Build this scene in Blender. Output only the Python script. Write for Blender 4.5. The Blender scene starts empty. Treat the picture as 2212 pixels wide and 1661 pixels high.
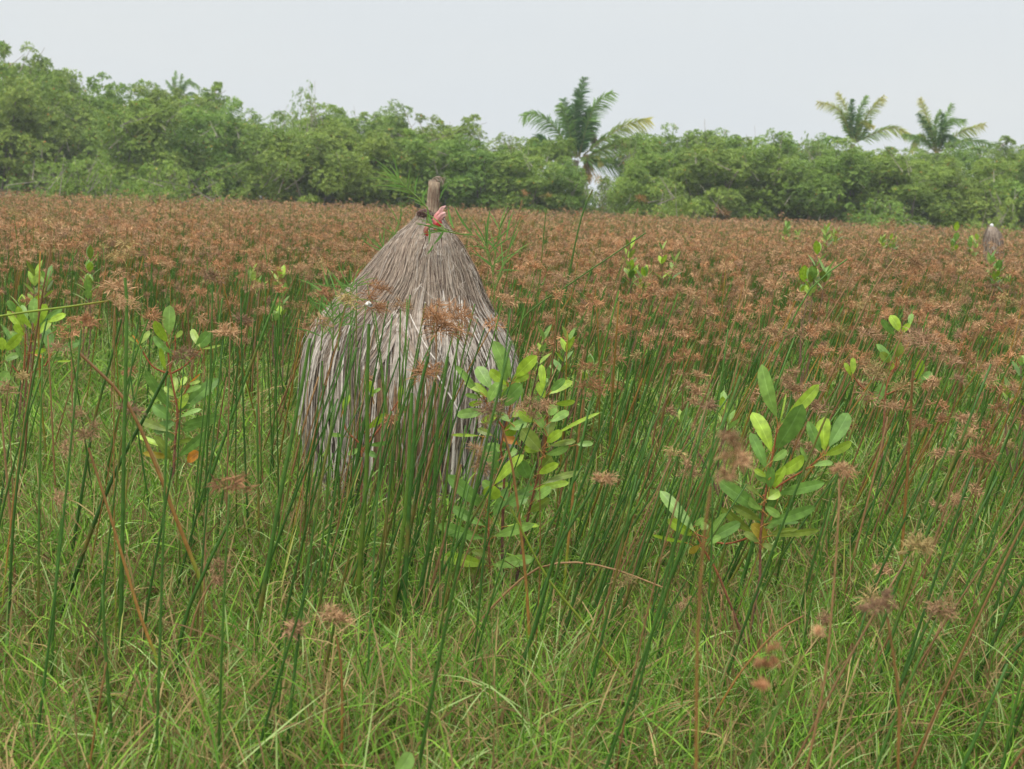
import bpy, math
import numpy as np
from mathutils import Matrix, Vector

# ------------------------------------------------------------------ camera
F = 2670.0                       # focal length in units of a 2212 px wide frame
EYE = 1.5
PITCH = math.radians(8.43)
ROLL = math.radians(2.1)
scene = bpy.context.scene
C = scene.collection
cam_d = bpy.data.cameras.new("camera")
cam = bpy.data.objects.new("camera", cam_d)
C.objects.link(cam)
cam_d.sensor_width = 36.0
cam_d.lens = 36.0 * F / 2212.0
cam_d.clip_start = 0.05
cam_d.clip_end = 5000
cam_d.dof.use_dof = True
cam_d.dof.focus_distance = 4.3
cam_d.dof.aperture_fstop = 6.5
MW = Matrix.Translation((0, 0, EYE)) @ Matrix.Rotation(math.pi / 2 - PITCH, 4, 'X') @ Matrix.Rotation(ROLL, 4, 'Z')
cam.matrix_world = MW
scene.camera = cam
scene.view_settings.view_transform = 'Standard'
scene.view_settings.look = 'None'
scene.view_settings.exposure = 0.0
scene.view_settings.gamma = 1.0
scene.cycles.max_bounces = 8
scene.cycles.diffuse_bounces = 2
scene.cycles.transmission_bounces = 4
scene.cycles.transparent_max_bounces = 6
scene.cycles.volume_bounces = 0
scene.cycles.use_denoising = True

# ------------------------------------------------------------------ sky and sun
SUN_EL, SUN_AZ = math.radians(58), math.radians(215)
world = bpy.data.worlds.new("World")
scene.world = world
world.use_nodes = True
nt = world.node_tree
for n in list(nt.nodes): nt.nodes.remove(n)
wo = nt.nodes.new('ShaderNodeOutputWorld')
bg = nt.nodes.new('ShaderNodeBackground')
sky = nt.nodes.new('ShaderNodeTexSky')
sky.sky_type = 'NISHITA'; sky.sun_disc = False
sky.sun_elevation = SUN_EL; sky.sun_rotation = SUN_AZ
sky.air_density = 1.2; sky.dust_density = 4.0
tc = nt.nodes.new('ShaderNodeTexCoord')
mp = nt.nodes.new('ShaderNodeMapping'); mp.inputs['Scale'].default_value = (1, 1, 3)
nz = nt.nodes.new('ShaderNodeTexNoise'); nz.inputs['Scale'].default_value = 2.2; nz.inputs['Detail'].default_value = 4
rp = nt.nodes.new('ShaderNodeValToRGB')
rp.color_ramp.elements[0].position = 0.3; rp.color_ramp.elements[0].color = (0.725, 0.77, 0.805, 1)
rp.color_ramp.elements[1].position = 0.7; rp.color_ramp.elements[1].color = (0.765, 0.795, 0.80, 1)
sc_ = nt.nodes.new('ShaderNodeVectorMath'); sc_.operation = 'SCALE'; sc_.inputs['Scale'].default_value = 10.0
mx = nt.nodes.new('ShaderNodeMix'); mx.data_type = 'RGBA'; mx.inputs[0].default_value = 0.93
nt.links.new(tc.outputs['Generated'], mp.inputs[0]); nt.links.new(mp.outputs[0], nz.inputs['Vector'])
nt.links.new(nz.outputs['Fac'], rp.inputs[0]); nt.links.new(rp.outputs[0], sc_.inputs[0])
# an overcast sky is brighter overhead than near the horizon
sx_ = nt.nodes.new('ShaderNodeSeparateXYZ'); nt.links.new(tc.outputs['Generated'], sx_.inputs[0])
gr = nt.nodes.new('ShaderNodeMapRange'); gr.inputs[1].default_value = 0.12; gr.inputs[2].default_value = 0.95
gr.inputs[3].default_value = 10.4; gr.inputs[4].default_value = 31.0; gr.interpolation_type = 'SMOOTHSTEP'
nt.links.new(sx_.outputs['Z'], gr.inputs[0]); nt.links.new(gr.outputs[0], sc_.inputs['Scale'])
nt.links.new(sky.outputs[0], mx.inputs[6]); nt.links.new(sc_.outputs[0], mx.inputs[7])
nt.links.new(mx.outputs[2], bg.inputs[0]); nt.links.new(bg.outputs[0], wo.inputs[0])
bg.inputs[1].default_value = 0.1
sun_d = bpy.data.lights.new("sun", 'SUN')
sun_d.energy = 2.2; sun_d.angle = math.radians(14); sun_d.color = (1.0, 0.94, 0.84)
sun = bpy.data.objects.new("sun", sun_d); C.objects.link(sun)
sun.rotation_euler = (math.pi / 2 - SUN_EL, 0, math.pi - SUN_AZ)
sun.location = (0, 0, 30)

# ------------------------------------------------------------------ helpers
rng = np.random.default_rng(7)
Rm = np.array(MW.to_3x3())
CAM = np.array([0, 0, EYE])
def P(u, v, y):
    """point at distance y whose picture position (2212 wide) is u, v"""
    d = Rm @ np.array([(u - 1106) / F, -(v - 830.5) / F, -1.0])
    return CAM + d * (y / d[1])
def project(p):
    q = (p - CAM) @ Rm
    return 1106 + F * q[..., 0] / -q[..., 2], 830.5 - F * q[..., 1] / -q[..., 2]
def unit(a):
    return a / (np.linalg.norm(a, axis=-1, keepdims=True) + 1e-12)
def lerp(a, b, t): return a + (b - a) * t

def hue(h): return np.array(h, float)

class MB:
    """collects quads with a colour per vertex and links them as one mesh"""
    def __init__(s): s.v = []; s.f = []; s.c = []; s.n = 0
    def add(s, v, f, c):
        v = np.asarray(v, np.float32).reshape(-1, 3); f = np.asarray(f, np.int64).reshape(-1, 4)
        c = np.broadcast_to(np.asarray(c, np.float32), v.shape) if np.ndim(c) == 1 else np.asarray(c, np.float32).reshape(-1, 3)
        s.v.append(v); s.f.append(f + s.n); s.c.append(c); s.n += len(v)
    def strips(s, p, w, side, col):
        """p (N,K,3) centre lines, w (N,K) widths, side (N,3) or (N,K,3), col (N,3) or (N,K,3)"""
        N, K = p.shape[:2]
        side = side[:, None, :] if side.ndim == 2 else side
        col = np.broadcast_to(col[:, None, :] if col.ndim == 2 else col, (N, K, 3))
        o = side * (w[..., None] * .5)
        v = np.stack([p - o, p + o], 2)
        b = (np.arange(N)[:, None] * K + np.arange(K - 1)[None]) * 2
        s.add(v, np.stack([b, b + 1, b + 3, b + 2], -1), np.repeat(col[:, :, None, :], 2, 2))
    def leaves(s, p, w, side, nrm, col, fold=.18, mid=1.25):
        """folded leaves: five vertices across, narrow paler midrib"""
        N, K = p.shape[:2]
        if side.ndim == 2: side = side[:, None, :]
        if nrm.ndim == 2: nrm = nrm[:, None, :]
        col = np.broadcast_to(col[:, None, :] if col.ndim == 2 else col, (N, K, 3))
        o = side * (w[..., None] * .5); u = nrm * (w[..., None] * .5 * fold)
        v = np.stack([p - o + u, p - o * .09 + u * .05, p, p + o * .09 + u * .05, p + o + u], 2)
        pale = col * mid + .03
        c = np.stack([col, col, pale, col, col], 2)
        b = (np.arange(N)[:, None] * K + np.arange(K - 1)[None]) * 5
        q = np.stack([np.stack([b + i, b + i + 1, b + i + 6, b + i + 5], -1) for i in range(4)], 2)
        s.add(v, q, c)
    def tubes(s, p, r, col, S=5):
        N, K = p.shape[:2]
        t = np.gradient(p, axis=1); t = unit(t)
        ref = np.zeros_like(t); ref[..., 0] = 1.0
        m = np.abs(t[..., 0]) > .9; ref[m] = (0, 1, 0)
        a = unit(np.cross(t, ref)); b = np.cross(t, a)
        an = np.arange(S) * 2 * math.pi / S
        v = p[:, :, None] + (a[:, :, None] * np.cos(an)[None, None, :, None] + b[:, :, None] * np.sin(an)[None, None, :, None]) * r[..., None, None]
        col = np.broadcast_to(col[:, None, :] if col.ndim == 2 else col, (N, K, 3))
        base = (np.arange(N)[:, None, None] * K + np.arange(K - 1)[None, :, None]) * S
        i = np.arange(S)[None, None]; j = (i + 1) % S
        s.add(v, np.stack([base + i, base + j, base + j + S, base + i + S], -1), np.repeat(col[:, :, None], S, 2))
        if S >= 4:      # caps
            for k, row in ((0, 0), (K - 1, K - 1)):
                bb = (np.arange(N) * K + row) * S
                s.f.append((np.stack([bb, bb + 1, bb + 2, bb + 3], -1) if S == 4 else np.stack([bb, bb + 1, bb + 2, bb + 3], -1)) + s.n - N * K * S)
                if S > 4: s.f.append(np.stack([bb, bb + 3, bb + 4, bb + (5 if S > 5 else 4)], -1)[:0] + s.n)
    def build(s, name, mat, parent=None, smooth=False, mesh=None):
        v = np.concatenate(s.v); f = np.concatenate(s.f); c = np.concatenate(s.c)
        me = bpy.data.meshes.new(name)
        me.vertices.add(len(v)); me.vertices.foreach_set('co', v.ravel())
        me.loops.add(f.size); me.loops.foreach_set('vertex_index', f.ravel().astype(np.int32))
        me.polygons.add(len(f)); me.polygons.foreach_set('loop_start', (np.arange(len(f)) * 4).astype(np.int32))
        if smooth: me.polygons.foreach_set('use_smooth', np.ones(len(f), bool))
        a = me.color_attributes.new('tint', 'FLOAT_COLOR', 'POINT')
        cc = np.ones((len(v), 4), np.float32); cc[:, :3] = np.clip(c, .002, 1)
        a.data.foreach_set('color', cc.ravel())
        me.materials.append(mat)
        me.update(); me.validate()
        o = bpy.data.objects.new(name, me); C.objects.link(o)
        if parent is not None: o.parent = parent; o.matrix_parent_inverse = Matrix.Translation(-Vector(parent.location))
        return o

def tag(o, label=None, cat=None, group=None, kind=None):
    if label: o['label'] = label
    if cat: o['category'] = cat
    if group: o['group'] = group
    if kind: o['kind'] = kind
    return o
def thing(name, loc, label, cat, group=None):
    o = bpy.data.objects.new(name, None); C.objects.link(o); o.location = tuple(float(q) for q in loc)
    o.empty_display_size = .1
    return tag(o, label, cat, group)

# ------------------------------------------------------------------ materials
def plant_mat(name, rough=.5, spec=.3, trans=.25, vary=0.0, noise=0.0, nscale=40, bump=0):
    m = bpy.data.materials.new(name); m.use_nodes = True
    t = m.node_tree; N = t.nodes; L = t.links
    for n in list(N): N.remove(n)
    out = N.new('ShaderNodeOutputMaterial'); pb = N.new('ShaderNodeBsdfPrincipled')
    at = N.new('ShaderNodeAttribute'); at.attribute_name = 'tint'
    col = at.outputs['Color']
    if noise:
        tcn = N.new('ShaderNodeTexCoord')
        no = N.new('ShaderNodeTexNoise'); no.inputs['Scale'].default_value = nscale; no.inputs['Detail'].default_value = 5
        L.new(tcn.outputs['Object'], no.inputs['Vector'])
        mr = N.new('ShaderNodeMapRange'); mr.inputs[1].default_value = .3; mr.inputs[2].default_value = .7
        mr.inputs[3].default_value = 1 - noise; mr.inputs[4].default_value = 1 + noise
        L.new(no.outputs['Fac'], mr.inputs[0])
        vm = N.new('ShaderNodeVectorMath'); vm.operation = 'SCALE'
        L.new(col, vm.inputs[0]); L.new(mr.outputs[0], vm.inputs['Scale']); col = vm.outputs[0]
    if vary:
        oi = N.new('ShaderNodeObjectInfo')
        hs = N.new('ShaderNodeHueSaturation')
        m1 = N.new('ShaderNodeMapRange'); m1.inputs[3].default_value = .5 - vary * .10; m1.inputs[4].default_value = .5 + vary * .02
        m2 = N.new('ShaderNodeMapRange'); m2.inputs[3].default_value = 1 - vary * .5; m2.inputs[4].default_value = 1 + vary * .45
        L.new(oi.outputs['Random'], m1.inputs[0]); L.new(m1.outputs[0], hs.inputs['Hue'])
        mu = N.new('ShaderNodeMath'); mu.operation = 'MULTIPLY'; mu.inputs[1].default_value = 7.31
        fr = N.new('ShaderNodeMath'); fr.operation = 'FRACT'
        L.new(oi.outputs['Random'], mu.inputs[0]); L.new(mu.outputs[0], fr.inputs[0]); L.new(fr.outputs[0], m2.inputs[0])
        L.new(m2.outputs[0], hs.inputs['Value']); L.new(col, hs.inputs['Color']); col = hs.outputs[0]
    L.new(col, pb.inputs['Base Color'])
    pb.inputs['Roughness'].default_value = rough
    pb.inputs['Specular IOR Level'].default_value = spec
    if bump:
        tcb = N.new('ShaderNodeTexCoord'); nb = N.new('ShaderNodeTexNoise'); nb.inputs['Scale'].default_value = nscale * 2
        L.new(tcb.outputs['Object'], nb.inputs['Vector'])
        bm = N.new('ShaderNodeBump'); bm.inputs['Strength'].default_value = bump; bm.inputs['Distance'].default_value = .003
        L.new(nb.outputs['Fac'], bm.inputs['Height']); L.new(bm.outputs[0], pb.inputs['Normal'])
    if trans:
        tr = N.new('ShaderNodeBsdfTranslucent'); L.new(col, tr.inputs['Color'])
        mxs = N.new('ShaderNodeMixShader'); mxs.inputs[0].default_value = trans
        L.new(pb.outputs[0], mxs.inputs[1]); L.new(tr.outputs[0], mxs.inputs[2]); L.new(mxs.outputs[0], out.inputs[0])
    else:
        L.new(pb.outputs[0], out.inputs[0])
    return m
M_GRASS = plant_mat('grass_blade', .6, .12, .3)
M_STEM = plant_mat('sedge_stem', .5, .22, 0, noise=.22, nscale=60)
M_SEDGE = plant_mat('sedge_field', .7, .1, .15)
M_HEAD = plant_mat('dry_seed_head', .75, .15, .2)
M_LEAF = plant_mat('mangrove_leaf', .4, .42, .3, noise=.27, nscale=48, bump=.25)
M_BARK = plant_mat('twig_bark', .8, .2, 0, noise=.35, nscale=80, bump=.5)
M_CROWN = plant_mat('tree_foliage', .55, .3, .34, vary=.2)
M_PALM = plant_mat('palm_leaflet', .45, .35, .3)
M_STRAW = plant_mat('dry_straw', .8, .12, .12, noise=.25, nscale=45)
M_DARK = plant_mat('straw_core_gap_shade', .95, .05, 0, noise=.4, nscale=30)  # inner straw of the cone, shade between the locks painted into its colour
M_POST = plant_mat('weathered_post', .9, .1, 0, noise=.35, nscale=50, bump=.8)
M_CLOTH = plant_mat('faded_red_cloth', .85, .1, .15, noise=.3, nscale=60, bump=.4)
M_SHELL = plant_mat('shell', .35, .4, 0, noise=.15, nscale=120)

def ground_mat():
    m = bpy.data.materials.new('marsh_soil'); m.use_nodes = True
    t = m.node_tree; pb = t.nodes['Principled BSDF']
    tcn = t.nodes.new('ShaderNodeTexCoord')
    n1 = t.nodes.new('ShaderNodeTexNoise'); n1.inputs['Scale'].default_value = 3; n1.inputs['Detail'].default_value = 8
    cr = t.nodes.new('ShaderNodeValToRGB')
    cr.color_ramp.elements[0].position = .3; cr.color_ramp.elements[0].color = (.035, .04, .015, 1)
    cr.color_ramp.elements[1].position = .7; cr.color_ramp.elements[1].color = (.11, .085, .04, 1)
    t.links.new(tcn.outputs['Object'], n1.inputs['Vector']); t.links.new(n1.outputs['Fac'], cr.inputs[0])
    t.links.new(cr.outputs[0], pb.inputs['Base Color']); pb.inputs['Roughness'].default_value = .95
    bm = t.nodes.new('ShaderNodeBump'); bm.inputs['Strength'].default_value = .6
    t.links.new(n1.outputs['Fac'], bm.inputs['Height']); t.links.new(bm.outputs[0], pb.inputs['Normal'])
    return m

# ------------------------------------------------------------------ ground
def make_ground():
    xs = np.concatenate([np.linspace(-600, -40, 12), np.linspace(-36, 36, 60), np.linspace(40, 600, 12)])
    ys = np.concatenate([np.linspace(-200, -8, 8), np.linspace(-6, 80, 90), np.linspace(100, 1200, 14)])
    X, Y = np.meshgrid(xs, ys)
    Z = .03 * np.sin(X * .9 + 1.3 * np.sin(Y * .6)) * np.cos(Y * .7) - .02
    Z = np.where((np.abs(X) < 40) & (Y > -7) & (Y < 90), Z, -.02)
    v = np.stack([X, Y, Z], -1).reshape(-1, 3)
    nx = len(xs); i, j = np.meshgrid(np.arange(nx - 1), np.arange(len(ys) - 1))
    b = (j * nx + i).ravel()
    mb = MB(); mb.add(v, np.stack([b, b + 1, b + 1 + nx, b + nx], -1), np.array([.08, .07, .03]))
    o = mb.build('ground', ground_mat(), smooth=True); tag(o, kind='structure')
make_ground()

# ------------------------------------------------------------------ seed heads
TAN = np.array([.385, .235, .125]); RUST = np.array([.325, .17, .082]); DARKB = np.array([.22, .135, .08]); STRAW = np.array([.42, .31, .13])
def add_heads(mb, c, d, R, col, rays=7, spk=14, sw=.0018, K=3, droop=.35, rg=None):
    """c (N,3) tip, d (N,3) stem direction, R (N,) radius; adds umbels of thin spikelets"""
    rg = rg or rng
    N = len(c)
    az = rg.random((N, rays)) * 2 * math.pi
    el = np.arcsin(rg.uniform(-.25, 1, (N, rays)))
    loc = np.stack([np.cos(az) * np.cos(el), np.sin(az) * np.cos(el), np.sin(el)], -1)
    dd = unit(loc + d[:, None] * .5 + np.array([.15, 0, -droop * .3]))
    rl = R[:, None] * rg.uniform(.15, .85, (N, rays))
    e = c[:, None] + dd * rl[..., None]
    e[..., 2] -= droop * rl * rg.uniform(.1, .6, (N, rays))
    hc = col * rg.uniform(.75, 1.25, (N, 1))
    if K > 2:
        pr = np.stack([np.broadcast_to(c[:, None], e.shape), lerp(c[:, None], e, .5) + np.array([0, 0, .003]), e], 2).reshape(-1, 3, 3)
        sd = unit(np.cross(pr[:, 2] - pr[:, 0] + 1e-5, rg.normal(size=(len(pr), 3))))
        mb.strips(pr, np.full((len(pr), 3), sw * .8), sd, np.repeat(hc, rays, 0) * .9)
    v = rg.normal(size=(N, rays, spk, 3)); v = unit(v)
    sdv = unit(v + dd[:, :, None] * .75)
    st = e[:, :, None] + sdv * (R[:, None, None, None] * .06) + rg.normal(size=(N, rays, spk, 3)) * (R[:, None, None, None] * .10)
    L = R[:, None, None] * rg.uniform(.28, .62, (N, rays, spk))
    K2 = max(K, 2); tt = np.linspace(0, 1, K2)
    p = st[..., None, :] + sdv[..., None, :] * (L[..., None, None] * tt[:, None])
    p[..., 2] -= (L[..., None] * tt ** 2) * .18
    M = N * rays * spk
    p = p.reshape(M, K2, 3)
    prof = np.array([.6, 1.0, .35]) if K2 == 3 else np.linspace(1, .5, K2)
    side = unit(np.cross(sdv.reshape(M, 3), rg.normal(size=(M, 3))))
    cc = np.repeat(hc, rays * spk, 0) * rg.uniform(.6, 1.5, (M, 1))
    mb.strips(p, sw * prof[None] * rg.uniform(.7, 1.3, (M, 1)), side, cc)

# ------------------------------------------------------------------ stalks
GREEN = np.array([.030, .086, .014]); GREEN2 = np.array([.072, .155, .024]); OLIVE = np.array([.14, .19, .018])
BROWN = np.array([.17, .090, .032]); ORANGE = np.array([.28, .145, .035]); YEL = np.array([.22, .24, .03])
def smooth_path(pts, K):
    """Catmull-Rom through the points"""
    pts = np.asarray(pts, float)
    if len(pts) == 2: return lerp(pts[0], pts[1], np.linspace(0, 1, K)[:, None])
    q = np.vstack([2 * pts[0] - pts[1], pts, 2 * pts[-1] - pts[-2]])
    seg = np.linalg.norm(np.diff(pts, axis=0), axis=1); cum = np.concatenate([[0], np.cumsum(seg)]); cum /= cum[-1]
    out = []
    for t in np.linspace(0, 1, K):
        i = min(int(np.searchsorted(cum, t, 'right')) - 1, len(pts) - 2); s = (t - cum[i]) / (cum[i + 1] - cum[i])
        a, b, c, d = q[i], q[i + 1], q[i + 2], q[i + 3]
        out.append(.5 * (2 * b + (c - a) * s + (2 * a - 5 * b + 4 * c - d) * s * s + (3 * b - a - 3 * c + d) * s ** 3))
    return np.array(out)
def to_ground(pts):
    p0, p1 = pts[0], pts[1]
    if p0[2] > .03:
        d = p0 - p1; d = d / max(-d[2], 1e-3); d[:2] = np.clip(d[:2], -.5, .5)
        base = p0 + d * p0[2]; base[2] = -.01
        mid = lerp(p0, base, .5)
        return np.vstack([base, mid, pts]) if p0[2] > .25 else np.vstack([base, pts])
    return pts
def stem_colours(kind, K, rg=rng):
    t = np.linspace(0, 1, K)[:, None]
    v = rg.uniform(.8, 1.2)
    if kind == 'G': c = lerp(GREEN, GREEN2, t * rg.uniform(.2, 1))
    elif kind == 'Y': c = lerp(YEL, OLIVE, t)
    elif kind == 'B': c = lerp(BROWN, np.array([.26, .155, .07]), t)
    elif kind == 'T': c = np.where(t < .45, lerp(OLIVE, YEL, t / .45), lerp(ORANGE, BROWN, (t - .45) / .55))
    elif kind == 'O': c = lerp(OLIVE * .8, GREEN2, t)
    else: c = lerp(STRAW * .7, STRAW * .9, t)
    c = c * v
    j = rg.random((K, 1)) < .07
    return np.where(j & (kind in 'GYO'), c * .5 + ORANGE * .4, c)
KINDW = {'G': 'dark green', 'Y': 'yellow green', 'B': 'dry brown', 'T': 'orange topped', 'O': 'olive green', 'S': 'straw coloured'}
n_ind = 0
def stalk_thing(path, r0, r1, kind, heads, label, group='sedge stalks standing in the marsh', K=16, S=6):
    """path world points base->tip, heads list of (tip point, radius, colour, n rays)"""
    global n_ind
    n_ind += 1
    pp = smooth_path(path, K)
    t = thing('sedge_stalk', (pp[0][0], pp[0][1], 0), label, 'sedge', group)
    mb = MB(); mb.tubes(pp[None], lerp(r0, r1, np.linspace(0, 1, K))[None], stem_colours(kind, K)[None], S)
    mb.build('stem', M_STEM, t, smooth=True)
    d = unit(pp[-1] - pp[-2])
    for (hc, R, col, rays, spk, droop, sw) in heads:
        hb = MB()
        add_heads(hb, np.array([hc]), np.array([d]), np.array([R]), col, rays=rays, spk=spk, droop=droop, sw=sw)
        hb.build('seed_head', M_HEAD, t)
    return t

def hero(uv, y, w, kind, heads, label, y2=None, taper=.55):
    y2 = y if y2 is None else y2
    n = len(uv)
    pts = np.array([P(a, b, lerp(y, y2, i / (n - 1))) for i, (a, b) in enumerate(uv)])
    pts = to_ground(pts)
    r = w * .5 / F * y
    hs = []
    for h in heads:
        hu, hv, hr, col = h[:4]; rays = h[4] if len(h) > 4 else 8; spk = h[5] if len(h) > 5 else 15
        droop = h[6] if len(h) > 6 else .4
        R = hr / F * y2
        c = P(hu, hv, y2)
        hs.append((c, R * 1.05, col, int(rays * 1.25) + 1, int(spk * 1.6), droop, min(max(.0015, .036 * R), .0023)))
    return stalk_thing(pts, r, r * taper, kind, hs, label, 'sedge stalks standing in the near grass', K=20, S=8)

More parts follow.
